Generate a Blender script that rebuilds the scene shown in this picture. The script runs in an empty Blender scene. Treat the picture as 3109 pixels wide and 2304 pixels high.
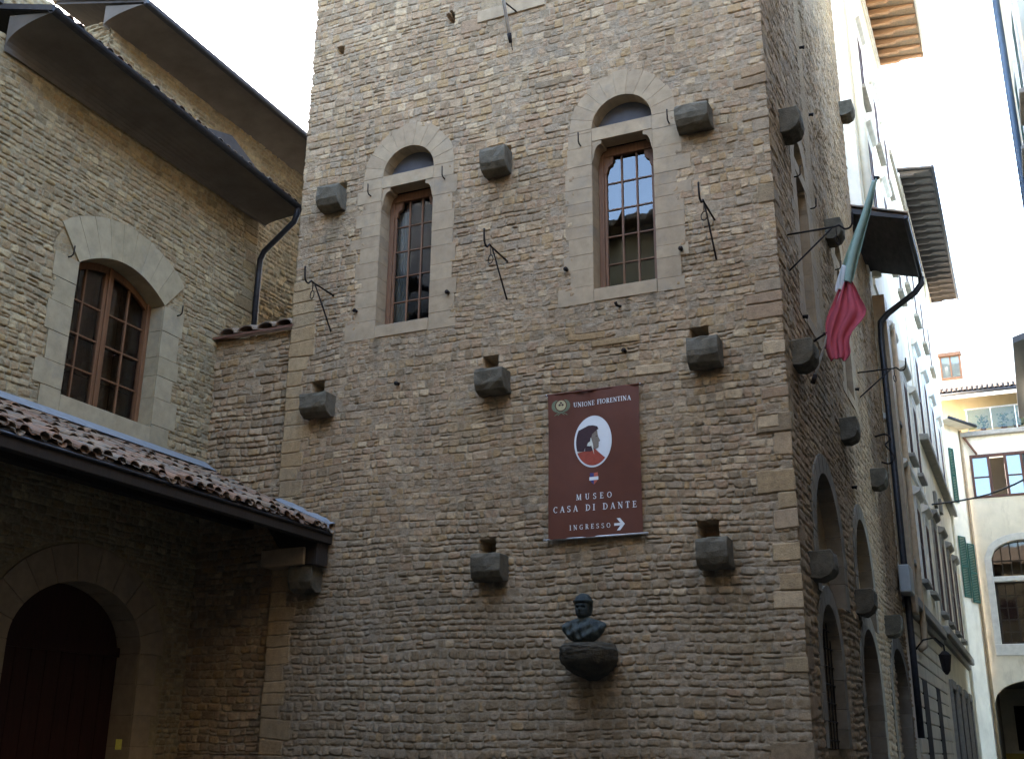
import bpy, bmesh, math, random
import numpy as np
from math import radians as rad, sin, cos, pi

C = bpy.context.scene
# ------------------------------------------------------------------ camera
YAW, PIT, ROL = rad(-24.7), rad(18.48), rad(0.60)
cam = bpy.data.cameras.new("camera"); camo = bpy.data.objects.new("camera", cam)
C.collection.objects.link(camo); C.camera = camo
_f = np.array([sin(YAW)*cos(PIT), cos(YAW)*cos(PIT), sin(PIT)])
_r = np.array([cos(YAW), -sin(YAW), 0.0]); _u = np.cross(_r, _f)
_R, _U = _r*cos(ROL)+_u*sin(ROL), -_r*sin(ROL)+_u*cos(ROL)
from mathutils import Matrix, Vector
camo.matrix_world = Matrix(((_R[0], _U[0], -_f[0], 0), (_R[1], _U[1], -_f[1], 0), (_R[2], _U[2], -_f[2], 1.6), (0, 0, 0, 1)))
cam.sensor_width = 36; cam.lens = 36*3371.5/3109; cam.clip_start = .05; cam.clip_end = 2000
# ------------------------------------------------------------------ light
SUN_EL, SUN_AZ = rad(22.5), rad(-62)          # azimuth measured from +Y towards +X
sd = Vector((sin(SUN_AZ)*cos(SUN_EL), cos(SUN_AZ)*cos(SUN_EL), sin(SUN_EL)))
sl = bpy.data.lights.new("sun", 'SUN'); sl.energy = 4.2; sl.angle = rad(.53); sl.color = (1, .95, .87)
so = bpy.data.objects.new("sun", sl); C.collection.objects.link(so)
so.rotation_euler = sd.to_track_quat('Z', 'Y').to_euler()
W = bpy.data.worlds.new("World"); C.world = W; W.use_nodes = True
wn = W.node_tree.nodes; wl = W.node_tree.links
bg = wn['Background']; sky = wn.new('ShaderNodeTexSky'); sky.sky_type = 'NISHITA'
sky.sun_disc = False; sky.sun_elevation = SUN_EL; sky.sun_rotation = SUN_AZ
sky.air_density = 1.0; sky.dust_density = 2.0; sky.ozone_density = 1.0; sky.altitude = 50
wl.new(sky.outputs[0], bg.inputs[0]); bg.inputs[1].default_value = .15
C.view_settings.view_transform = 'Standard'; C.view_settings.look = 'None'
C.view_settings.gamma = 1; C.view_settings.exposure = 4.45
C.view_settings.use_curve_mapping = False
C.render.engine = 'CYCLES'
C.cycles.use_denoising = True
C.cycles.max_bounces = 8; C.cycles.diffuse_bounces = 5; C.cycles.glossy_bounces = 4
C.cycles.transparent_max_bounces = 8; C.cycles.caustics_reflective = False; C.cycles.caustics_refractive = False
C.cycles.sample_clamp_indirect = 6
random.seed(7)

# ------------------------------------------------------------------ materials
def newmat(name):
    m = bpy.data.materials.new(name); m.use_nodes = True
    nt = m.node_tree; b = nt.nodes['Principled BSDF']
    return m, nt, b
def nd(nt, t, **kw):
    n = nt.nodes.new(t)
    for k, v in kw.items(): setattr(n, k, v)
    return n
def noise(nt, scale, detail=4, rough=.55, vec=None, dim='3D'):
    n = nd(nt, 'ShaderNodeTexNoise'); n.inputs['Scale'].default_value = scale
    n.inputs['Detail'].default_value = detail; n.inputs['Roughness'].default_value = rough
    if vec is not None: nt.links.new(vec, n.inputs['Vector'])
    return n.outputs['Fac']
def ramp(nt, fac, stops, interp='LINEAR'):
    r = nd(nt, 'ShaderNodeValToRGB'); r.color_ramp.interpolation = interp
    e = r.color_ramp.elements
    while len(e) > 1: e.remove(e[-1])
    e[0].position = stops[0][0]; e[0].color = (*stops[0][1], 1)
    for p, c in stops[1:]:
        x = e.new(p); x.color = (*c, 1)
    nt.links.new(fac, r.inputs[0]); return r.outputs[0]
def maprange(nt, fac, a, b, c, d):
    n = nd(nt, 'ShaderNodeMapRange')
    n.inputs[1].default_value = a; n.inputs[2].default_value = b; n.inputs[3].default_value = c; n.inputs[4].default_value = d
    nt.links.new(fac, n.inputs[0]); return n.outputs[0]
def mixc(nt, fac, a, b, mode='MIX'):
    n = nd(nt, 'ShaderNodeMix', data_type='RGBA', blend_type=mode)
    for i, v in ((0, fac), (6, a), (7, b)):
        if hasattr(v, 'is_output'): nt.links.new(v, n.inputs[i])
        elif i == 0: n.inputs[i].default_value = v
        else: n.inputs[i].default_value = (*v, 1)
    return n.outputs[2]
def coords(nt):
    return nd(nt, 'ShaderNodeNewGeometry').outputs['Position']
def bump(nt, b, h, strength=.3, dist=.02):
    n = nd(nt, 'ShaderNodeBump'); n.inputs['Strength'].default_value = strength; n.inputs['Distance'].default_value = dist
    nt.links.new(h, n.inputs['Height']); nt.links.new(n.outputs[0], b.inputs['Normal'])

def mat_plain(name, col, rough=.7, var=.25, scale=6, bstr=.15, metal=0, spec=.3, dirt=None, dscale=1.2):
    m, nt, b = newmat(name); P = coords(nt)
    f = maprange(nt, noise(nt, scale, 5, .6, P), .25, .75, 1-var, 1+var)
    v = nd(nt, 'ShaderNodeVectorMath', operation='SCALE'); v.inputs[0].default_value = col
    nt.links.new(f, v.inputs['Scale']); c = v.outputs[0]
    if dirt:
        k = maprange(nt, noise(nt, dscale, 6, .65, P), .48, .68, 0, .8)
        c = mixc(nt, k, c, dirt)
    nt.links.new(c, b.inputs['Base Color'])
    b.inputs['Roughness'].default_value = rough; b.inputs['Metallic'].default_value = metal
    b.inputs['Specular IOR Level'].default_value = spec
    if bstr: bump(nt, b, noise(nt, scale*6, 6, .65, P), bstr, .01+.012*(bstr > .5))
    return m

def mat_masonry(name, tint=(1.16, .945, .68), mortar=(.345, .272, .183), satur=1):
    m, nt, b = newmat(name); P = coords(nt)
    at = nd(nt, 'ShaderNodeAttribute', attribute_name='tone').outputs['Fac']
    mo = nd(nt, 'ShaderNodeAttribute', attribute_name='mort').outputs['Fac']
    S = [(0, (.27, .215, .165)), (.09, (.215, .175, .14)), (.17, (.34, .285, .225)), (.27, (.29, .225, .145)), (.36, (.235, .215, .195)),
         (.44, (.305, .24, .19)), (.53, (.175, .15, .12)), (.58, (.42, .37, .30)), (.63, (.255, .20, .165)), (.71, (.35, .30, .25)),
         (.76, (.31, .255, .18)), (.84, (.28, .245, .19)), (.92, (.34, .29, .215))]
    mean = (.285, .243, .192)
    S = [(p, tuple((q+(x-q)*(.74 if p < .7 else .8))*t for x, q, t in zip(c, mean, tint))) for p, c in S]
    col = ramp(nt, at, S, 'CONSTANT')
    n1 = maprange(nt, noise(nt, 11, 7, .7, P), .25, .75, .68, 1.28)
    n2 = maprange(nt, noise(nt, .7, 5, .6, P), .3, .7, .84, 1.14)
    n3 = maprange(nt, noise(nt, 60, 3, .6, P), .25, .75, .85, 1.15)
    def mul(a, bb):
        q = nd(nt, 'ShaderNodeMath', operation='MULTIPLY'); nt.links.new(a, q.inputs[0]); nt.links.new(bb, q.inputs[1]); return q.outputs[0]
    f = mul(mul(n1, n2), n3)
    mc = ramp(nt, noise(nt, 14, 5, .6, P), [(.3, tuple(x*.72 for x in mortar)), (.7, tuple(x*1.12 for x in mortar))])
    mf = nd(nt, 'ShaderNodeMath', operation='MULTIPLY'); nt.links.new(mo, mf.inputs[0]); mf.inputs[1].default_value = .7
    col = mixc(nt, mf.outputs[0], col, mc)
    # lichen / soot stains with a shape of their own
    st = maprange(nt, noise(nt, 1.9, 7, .7, P), .55, .72, 0, .35)
    col = mixc(nt, st, col, (.16, .15, .125))
    sa = nd(nt, 'ShaderNodeAttribute', attribute_name='stain').outputs['Fac']
    col = mixc(nt, sa, col, (.10, .085, .06))
    oc = maprange(nt, noise(nt, 1.1, 5, .6, P), .56, .74, 0, .3)
    col = mixc(nt, oc, col, (.36, .27, .14))
    v = nd(nt, 'ShaderNodeVectorMath', operation='SCALE'); nt.links.new(col, v.inputs[0]); nt.links.new(f, v.inputs['Scale'])
    nt.links.new(v.outputs[0], b.inputs['Base Color'])
    b.inputs['Roughness'].default_value = .92; b.inputs['Specular IOR Level'].default_value = .15
    bump(nt, b, noise(nt, 45, 7, .72, P), .9, .016)
    return m

def mat_ashlar(name, c1=(.325, .238, .148), c2=(.345, .255, .158)):
    m, nt, b = newmat(name); P = coords(nt)
    ri = nd(nt, 'ShaderNodeNewGeometry').outputs['Random Per Island']
    col = ramp(nt, ri, [(0, c1), (.3, c2), (.6, tuple(x*.96 for x in c1)), (.8, tuple(x*1.02 for x in c2))], 'CONSTANT')
    f = maprange(nt, noise(nt, 5, 6, .65, P), .25, .75, .78, 1.2)
    v = nd(nt, 'ShaderNodeVectorMath', operation='SCALE'); nt.links.new(col, v.inputs[0]); nt.links.new(f, v.inputs['Scale'])
    st = maprange(nt, noise(nt, 1.6, 6, .7, P), .52, .72, 0, .5)
    c = mixc(nt, st, v.outputs[0], (.20, .185, .155))
    nt.links.new(c, b.inputs['Base Color']); b.inputs['Roughness'].default_value = .9; b.inputs['Specular IOR Level'].default_value = .15
    bump(nt, b, noise(nt, 70, 5, .7, P), .35, .008)
    return m

def mat_wood(name, col, rough=.55, vert=True, plank=0):
    m, nt, b = newmat(name); P = coords(nt)
    mp = nd(nt, 'ShaderNodeMapping'); nt.links.new(P, mp.inputs[0])
    mp.inputs['Scale'].default_value = (30, 30, 2.5) if vert else (2.5, 2.5, 30)
    f = maprange(nt, noise(nt, 1, 6, .65, mp.outputs[0]), .25, .75, .6, 1.35)
    v = nd(nt, 'ShaderNodeVectorMath', operation='SCALE'); v.inputs[0].default_value = col; nt.links.new(f, v.inputs['Scale'])
    nt.links.new(v.outputs[0], b.inputs['Base Color']); b.inputs['Roughness'].default_value = rough
    b.inputs['Specular IOR Level'].default_value = .3
    bump(nt, b, f, .2, .004)
    return m

def mat_tile(name, base=(.20, .108, .058)):
    m, nt, b = newmat(name); P = coords(nt)
    ri = nd(nt, 'ShaderNodeNewGeometry').outputs['Random Per Island']
    k = lambda s: tuple(x*s for x in base)
    col = ramp(nt, ri, [(0, k(1)), (.18, (.20, .135, .08)), (.34, k(.62)), (.46, (.22, .145, .085)), (.62, k(1.2)), (.74, (.15, .11, .075)), (.84, k(.85)), (.93, (.25, .175, .11))], 'CONSTANT')
    f = maprange(nt, noise(nt, 14, 6, .65, P), .25, .75, .65, 1.3)
    v = nd(nt, 'ShaderNodeVectorMath', operation='SCALE'); nt.links.new(col, v.inputs[0]); nt.links.new(f, v.inputs['Scale'])
    st = maprange(nt, noise(nt, 5, 6, .7, P), .5, .66, 0, .75)
    c = mixc(nt, st, v.outputs[0], (.12, .115, .095))
    nt.links.new(c, b.inputs['Base Color']); b.inputs['Roughness'].default_value = .85
    bump(nt, b, noise(nt, 80, 4, .6, P), .3, .005)
    return m

def mat_plaster(name, col, dirt=(.25, .22, .18), amount=.5, lo=.5):
    m, nt, b = newmat(name); P = coords(nt)
    mp = nd(nt, 'ShaderNodeMapping'); nt.links.new(P, mp.inputs[0]); mp.inputs['Scale'].default_value = (1.6, 1.6, .45)
    f = maprange(nt, noise(nt, 1.5, 6, .6, P), .25, .75, .86, 1.12)
    v = nd(nt, 'ShaderNodeVectorMath', operation='SCALE'); v.inputs[0].default_value = col; nt.links.new(f, v.inputs['Scale'])
    st = maprange(nt, noise(nt, 1.3, 7, .7, mp.outputs[0]), lo, lo+.22, 0, amount)
    c = mixc(nt, st, v.outputs[0], dirt)
    nt.links.new(c, b.inputs['Base Color']); b.inputs['Roughness'].default_value = .9; b.inputs['Specular IOR Level'].default_value = .15
    bump(nt, b, noise(nt, 30, 5, .6, P), .15, .008)
    return m

def mat_glass(name, ior=1.7, tint=(.75, .8, .82), wob=.02):
    m, nt, b = newmat(name); out = nt.nodes['Material Output']; nt.nodes.remove(b)
    fr = nd(nt, 'ShaderNodeFresnel'); fr.inputs[0].default_value = ior
    tr = nd(nt, 'ShaderNodeBsdfTransparent'); tr.inputs[0].default_value = (*tint, 1)
    gl = nd(nt, 'ShaderNodeBsdfGlossy'); gl.inputs['Roughness'].default_value = .015; gl.inputs['Color'].default_value = (.95, .97, 1, 1)
    bp = nd(nt, 'ShaderNodeBump'); bp.inputs['Strength'].default_value = wob; bp.inputs['Distance'].default_value = .05
    nt.links.new(noise(nt, 2.2, 2, .5, coords(nt)), bp.inputs['Height']); nt.links.new(bp.outputs[0], gl.inputs['Normal'])
    mx = nd(nt, 'ShaderNodeMixShader'); nt.links.new(fr.outputs[0], mx.inputs[0]); nt.links.new(tr.outputs[0], mx.inputs[1]); nt.links.new(gl.outputs[0], mx.inputs[2])
    nt.links.new(mx.outputs[0], out.inputs[0]); return m

M = {}
M['tower'] = mat_masonry('tower_rubble')
M['chapel'] = mat_masonry('chapel_rubble', (1.10, .965, .66), (.34, .285, .182))
M['ashlar'] = mat_ashlar('sandstone_blocks')
M['ashlar_pale'] = mat_ashlar('pale_sandstone', (.33, .268, .165), (.345, .28, .175))
M['ashlar_dark'] = mat_ashlar('dark_sandstone', (.17, .14, .10), (.2, .165, .12))  # darker, greyer sandstone for the lane arch surrounds
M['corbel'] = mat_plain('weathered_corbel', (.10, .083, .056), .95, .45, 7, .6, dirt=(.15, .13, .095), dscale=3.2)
M['iron'] = mat_plain('wrought_iron', (.022, .017, .015), .85, .4, 20, .3, 0, spec=.15)
M['frame'] = mat_wood('brown_window_wood', (.17, .085, .045))
M['frame_orange'] = mat_wood('orange_window_wood', (.15, .075, .04))
M['chapel_frame'] = mat_wood('chapel_window_wood', (.16, .075, .034))
M['darkwood'] = mat_wood('dark_beam_wood', (.03, .022, .016), .8)
M['soffitwood'] = mat_wood('soffit_boards', (.07, .062, .058), .85, False)
M['door'] = mat_wood('reddish_door_wood', (.035, .010, .006), .6)
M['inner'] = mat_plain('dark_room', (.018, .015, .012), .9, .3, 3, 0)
M['innerwood'] = mat_wood('inner_shutter_wood', (.07, .03, .014), .7)
M['curtain'] = mat_plain('pale_blue_blind', (.42, .47, .50), .9, .1, 3, 0)
M['glass'] = mat_glass('window_glass')
M['dark_glass'] = mat_glass('dim_glass', 1.36, (.5, .5, .48), .02)
M['rail_glass'] = mat_glass('balcony_glass', 1.32, (.62, .70, .68), .01)
M['lunette'] = mat_plain('grey_lunette_plaster', (.085, .085, .095), .8, .2, 4, .1)
M['tile'] = mat_tile('old_terracotta')
M['lead'] = mat_plain('lead_flashing', (.24, .25, .26), .6, .2, 8, .2, .2)
M['gutter'] = mat_plain('dark_gutter_metal', (.045, .045, .05), .45, .3, 10, .1, .5)
M['gutter_pale'] = mat_plain('pale_zinc', (.45, .45, .44), .5, .2, 10, .1, .3)
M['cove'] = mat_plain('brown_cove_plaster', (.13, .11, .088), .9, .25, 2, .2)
M['cloth'] = mat_plain('maroon_banner_cloth', (.108, .032, .015), .6, .12, 3, .05, spec=.3)
M['white'] = mat_plain('white_print', (.68, .68, .66), .7, .06, 6, 0)
M['cream_print'] = mat_plain('cream_print', (.62, .60, .50), .7, .06, 6, 0)
M['gold'] = mat_plain('gold_print', (.42, .36, .20), .7, .2, 30, 0)
M['leafprint'] = mat_plain('green_print', (.15, .17, .10), .7, .2, 30, 0)
M['skinprint'] = mat_plain('skin_print', (.20, .16, .12), .7, .2, 20, 0)
M['hairprint'] = mat_plain('dark_print', (.045, .02, .022), .7, .2, 20, 0)
M['redprint'] = mat_plain('red_print', (.30, .055, .03), .7, .2, 20, 0)
M['blueprint'] = mat_plain('blue_print', (.05, .05, .16), .7, .1, 20, 0)
M['orangeprint'] = mat_plain('orange_print', (.42, .10, .06), .7, .1, 20, 0)
M['bronze'] = mat_plain('patinated_bronze', (.036, .042, .035), .6, .6, 16, .9, .15, dirt=(.02, .03, .035), dscale=7)
M['bronze_pale'] = mat_plain('pale_patina_bronze', (.055, .064, .056), .6, .7, 16, .9, .1, dirt=(.03, .04, .045), dscale=9)
M['console'] = mat_plain('dark_console_stone', (.06, .05, .034), .95, .5, 6, .6, dirt=(.03, .028, .022), dscale=4)
M['pole'] = mat_plain('white_pole_paint', (.62, .60, .57), .5, .1, 5, .05)
M['polered'] = mat_plain('red_pole_paint', (.35, .12, .08), .5, .1, 5, .05)
M['flagred'] = mat_plain('red_flag_cloth', (.46, .085, .11), .85, .12, 5, .05)
M['flaggreen'] = mat_plain('green_flag_cloth', (.31, .42, .35), .85, .12, 5, .05)
M['flagwhite'] = mat_plain('white_flag_cloth', (.62, .62, .60), .85, .08, 5, .05)
M['cream'] = mat_plaster('cream_stucco', (.68, .61, .48), (.42, .36, .26), .45)
M['cream2'] = mat_plaster('ivory_stucco', (.72, .66, .54), (.45, .40, .30), .4)
M['ivory'] = mat_plaster('end_house_stucco', (.74, .68, .55), (.34, .29, .21), .55, .52)
M['ochre'] = mat_plaster('ochre_stucco', (.36, .29, .18), (.28, .20, .10), .5)
M['ochre_wall'] = mat_plaster('palazzo_stucco', (.42, .32, .18), (.3, .23, .14), .5)
M['white_stone'] = mat_plain('white_stone_trim', (.62, .60, .55), .85, .15, 4, .2)
M['grey_stone'] = mat_plain('grey_stone_trim', (.26, .24, .21), .9, .25, 5, .3)
M['shutter'] = mat_wood('brown_shutters', (.095, .045, .035), .6)
M['green'] = mat_wood('green_shutters', (.022, .085, .06), .55)
M['paving'] = mat_plain('stone_paving', (.085, .08, .072), .8, .35, 1.4, .4)
M['cable'] = mat_plain('black_cable', (.03, .03, .03), .6, .1, 4, 0)
M['bluepipe'] = mat_plain('dark_blue_downpipe', (.06, .085, .12), .5, .2, 6, .05, .3)
M['buff'] = mat_plain('buff_downpipe', (.36, .26, .16), .6, .2, 6, .1)
M['box'] = mat_plain('pale_grey_box', (.34, .35, .33), .5, .08, 8, .05)
M['yellow'] = mat_plain('yellow_notice', (.62, .55, .10), .7, .1, 20, 0)
M['square_wall'] = mat_plaster('grey_stucco', (.20, .185, .165), (.15, .14, .12), .5)
M['bounce_rafter'] = mat_wood('bounce_lit_rafters', (.34, .20, .115), .8, False)  # orange-brown wood with the warm bounce light painted into its colour
M['low_bounce'] = mat_plain('low_bounce_stone', (.10, .09, .075), .9, .3, 3, .4)
M['lane_front'] = mat_plaster('pale_lane_stucco', (.55, .48, .36), (.4, .35, .26), .4)
M['orange_soffit'] = mat_tile('orange_soffit_tiles', (.55, .27, .14))  # terracotta soffit, its orange also standing in for bounce light
M['rust'] = mat_plain('rust_red_metal', (.15, .07, .045), .7, .25, 8, .2)
M['leaf'] = mat_plain('plant_leaves', (.05, .11, .035), .7, .4, 12, 0)
M['ochre_base'] = mat_plain('yellow_painted_base', (.55, .38, .08), .8, .2, 4, .1)

# ------------------------------------------------------------------ object helpers
ORG = {}
def thing(name, label, cat, loc=(0, 0, 0), group=None):
    o = bpy.data.objects.new(name, None); C.collection.objects.link(o)
    o.location = loc; o.empty_display_size = .2; ORG[o.name] = Vector(loc)
    o['label'] = label; o['category'] = cat
    if group: o['group'] = group
    return o
def origin(o):
    while o is not None and o.name not in ORG: o = o.parent
    return ORG[o.name] if o else Vector((0, 0, 0))
def dup(root, loc, label):
    r = root.copy(); C.collection.objects.link(r); r.location = loc; r['label'] = label; ORG[r.name] = Vector(loc)
    for ch in list(root.children):
        c = ch.copy(); C.collection.objects.link(c); c.parent = r
        for g in ch.children:
            d = g.copy(); C.collection.objects.link(d); d.parent = c
    return r
def tag(o, label, cat, group=None):
    o['label'] = label; o['category'] = cat
    if group: o['group'] = group
    return o

class Frame:                      # a wall plane: u along the wall, v up, n out of the wall
    def __init__(s, o, u, n): s.o = np.array(o, float); s.u = np.array(u, float); s.n = np.array(n, float)
    def p(s, u, v, n=0): return tuple(s.o + s.u*u + s.n*n + np.array((0, 0, v)))
FA = Frame((0, 16, 0), (1, 0, 0), (0, -1, 0))
FB = Frame((-2.85, 0, 0), (0, 1, 0), (1, 0, 0))
FC = Frame((-13.785, 0, 0), (0, 1, 0), (1, 0, 0))
FW = Frame((0, 0, 0), (1, 0, 0), (0, 1, 0))

def curve_pts(pts, k=5):
    P = [Vector(p) for p in pts]; P = [P[0]*2-P[1]]+P+[P[-1]*2-P[-2]]; out = []
    for i in range(1, len(P)-2):
        for j in range(k):
            t = j/k; a, b, c, d = P[i-1], P[i], P[i+1], P[i+2]
            out.append(.5*((2*b)+(c-a)*t+(2*a-5*b+4*c-d)*t*t+(3*b-a-3*c+d)*t*t*t))
    return out+[P[-2]]

class MB:
    def __init__(s): s.v = []; s.f = []
    def add(s, vs, fs):
        k = len(s.v); s.v += [tuple(p) for p in vs]; s.f += [tuple(i+k for i in f) for f in fs]; return s
    def box(s, F, u0, u1, v0, v1, n0, n1):
        ps = [F.p(u, v, n) for n in (n0, n1) for v in (v0, v1) for u in (u0, u1)]
        return s.add(ps, [(0, 2, 3, 1), (4, 5, 7, 6), (0, 1, 5, 4), (2, 6, 7, 3), (0, 4, 6, 2), (1, 3, 7, 5)])
    def prism(s, F, pts, n0, n1):
        k = len(pts); ps = [F.p(u, v, n0) for u, v in pts]+[F.p(u, v, n1) for u, v in pts]
        return s.add(ps, [tuple(range(k))[::-1], tuple(range(k, 2*k))]+[(i, (i+1) % k, k+(i+1) % k, k+i) for i in range(k)])
    def sweep(s, F, prof, u0, u1, jit=0, nseg=1):   # profile in (n,v), extruded along u
        k = len(prof); ps = []
        for j in range(nseg+1):
            u = u0+(u1-u0)*j/nseg
            for n, v in prof: ps.append(F.p(u+random.uniform(-jit, jit), v+random.uniform(-jit, jit), n+random.uniform(-jit, jit)))
        fs = [tuple(range(k)), tuple(range(nseg*k, (nseg+1)*k))[::-1]]
        for j in range(nseg):
            fs += [(j*k+i, j*k+(i+1) % k, (j+1)*k+(i+1) % k, (j+1)*k+i) for i in range(k)]
        return s.add(ps, fs)
    def tube(s, pts, r, n=8, caps=True):
        pts = [Vector(p) for p in pts]; rs = r if isinstance(r, (list, tuple)) else [r]*len(pts)
        ps = []; prev = None
        for i, p in enumerate(pts):
            if i == 0: d = pts[1]-p
            elif i == len(pts)-1: d = p-pts[-2]
            else: d = (pts[i+1]-p).normalized()+(p-pts[i-1]).normalized()
            d.normalize()
            if prev is None:
                a = Vector((0, 0, 1)) if abs(d.z) < .9 else Vector((1, 0, 0)); x = d.cross(a).normalized()
            else: x = (prev-d*prev.dot(d)).normalized()
            prev = x; y = d.cross(x)
            for k in range(n):
                t = 2*pi*k/n; ps.append(p+(x*cos(t)+y*sin(t))*rs[i])
        fs = [(i*n+k, i*n+(k+1) % n, (i+1)*n+(k+1) % n, (i+1)*n+k) for i in range(len(pts)-1) for k in range(n)]
        if caps: fs += [tuple(range(n))[::-1], tuple(range((len(pts)-1)*n, len(pts)*n))]
        return s.add(ps, fs)
    def ring(s, c, R, r, ax1, ax2, n=14, m=6):
        c = Vector(c); a = Vector(ax1); b = Vector(ax2); z = a.cross(b); ps = []
        for i in range(n):
            t = 2*pi*i/n; d = a*cos(t)+b*sin(t)
            for k in range(m):
                q = 2*pi*k/m; ps.append(c+d*(R+r*cos(q))+z*r*sin(q))
        return s.add(ps, [(i*m+k, i*m+(k+1) % m, ((i+1) % n)*m+(k+1) % m, ((i+1) % n)*m+k) for i in range(n) for k in range(m)])
    def build(s, name, mat, parent=None, smooth=False, bevel=0, seg=1, jitter=0, recalc=True):
        me = bpy.data.meshes.new(name); o_ = origin(parent) if parent is not None else Vector((0, 0, 0))
        vs = np.array(s.v, float).reshape(-1, 3)-np.array(o_)
        if jitter: vs = vs+np.random.RandomState(len(vs)).uniform(-jitter, jitter, vs.shape)
        me.from_pydata(vs.tolist(), [], s.f); me.materials.append(mat)
        b = bmesh.new(); b.from_mesh(me); recalc and bmesh.ops.recalc_face_normals(b, faces=b.faces)
        if bevel:
            bmesh.ops.bevel(b, geom=[e for e in b.edges if e.is_manifold and e.calc_face_angle(0) > .5], offset=bevel, segments=seg, affect='EDGES', clamp_overlap=True)
        b.to_mesh(me); b.free()
        if smooth: me.shade_smooth()
        o = bpy.data.objects.new(name, me); C.collection.objects.link(o)
        if parent is not None: o.parent = parent
        return o

# ------------------------------------------------------------------ rubble masonry as a real relief surface
def vn(U, V, scale, seed):
    r = np.random.RandomState(seed); x = U/scale; y = V/scale
    x0, y0 = x.min(), y.min(); x = x-x0; y = y-y0
    g = r.uniform(-1, 1, (int(x.max())+3, int(y.max())+3))
    i = x.astype(int); j = y.astype(int); fx = x-i; fy = y-j
    fx = fx*fx*(3-2*fx); fy = fy*fy*(3-2*fy)
    return (g[i, j]*(1-fx)+g[i+1, j]*fx)*(1-fy)+(g[i, j+1]*(1-fx)+g[i+1, j+1]*fx)*fy
def sst(x): x = np.clip(x, 0, 1); return x*x*(3-2*x)

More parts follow.
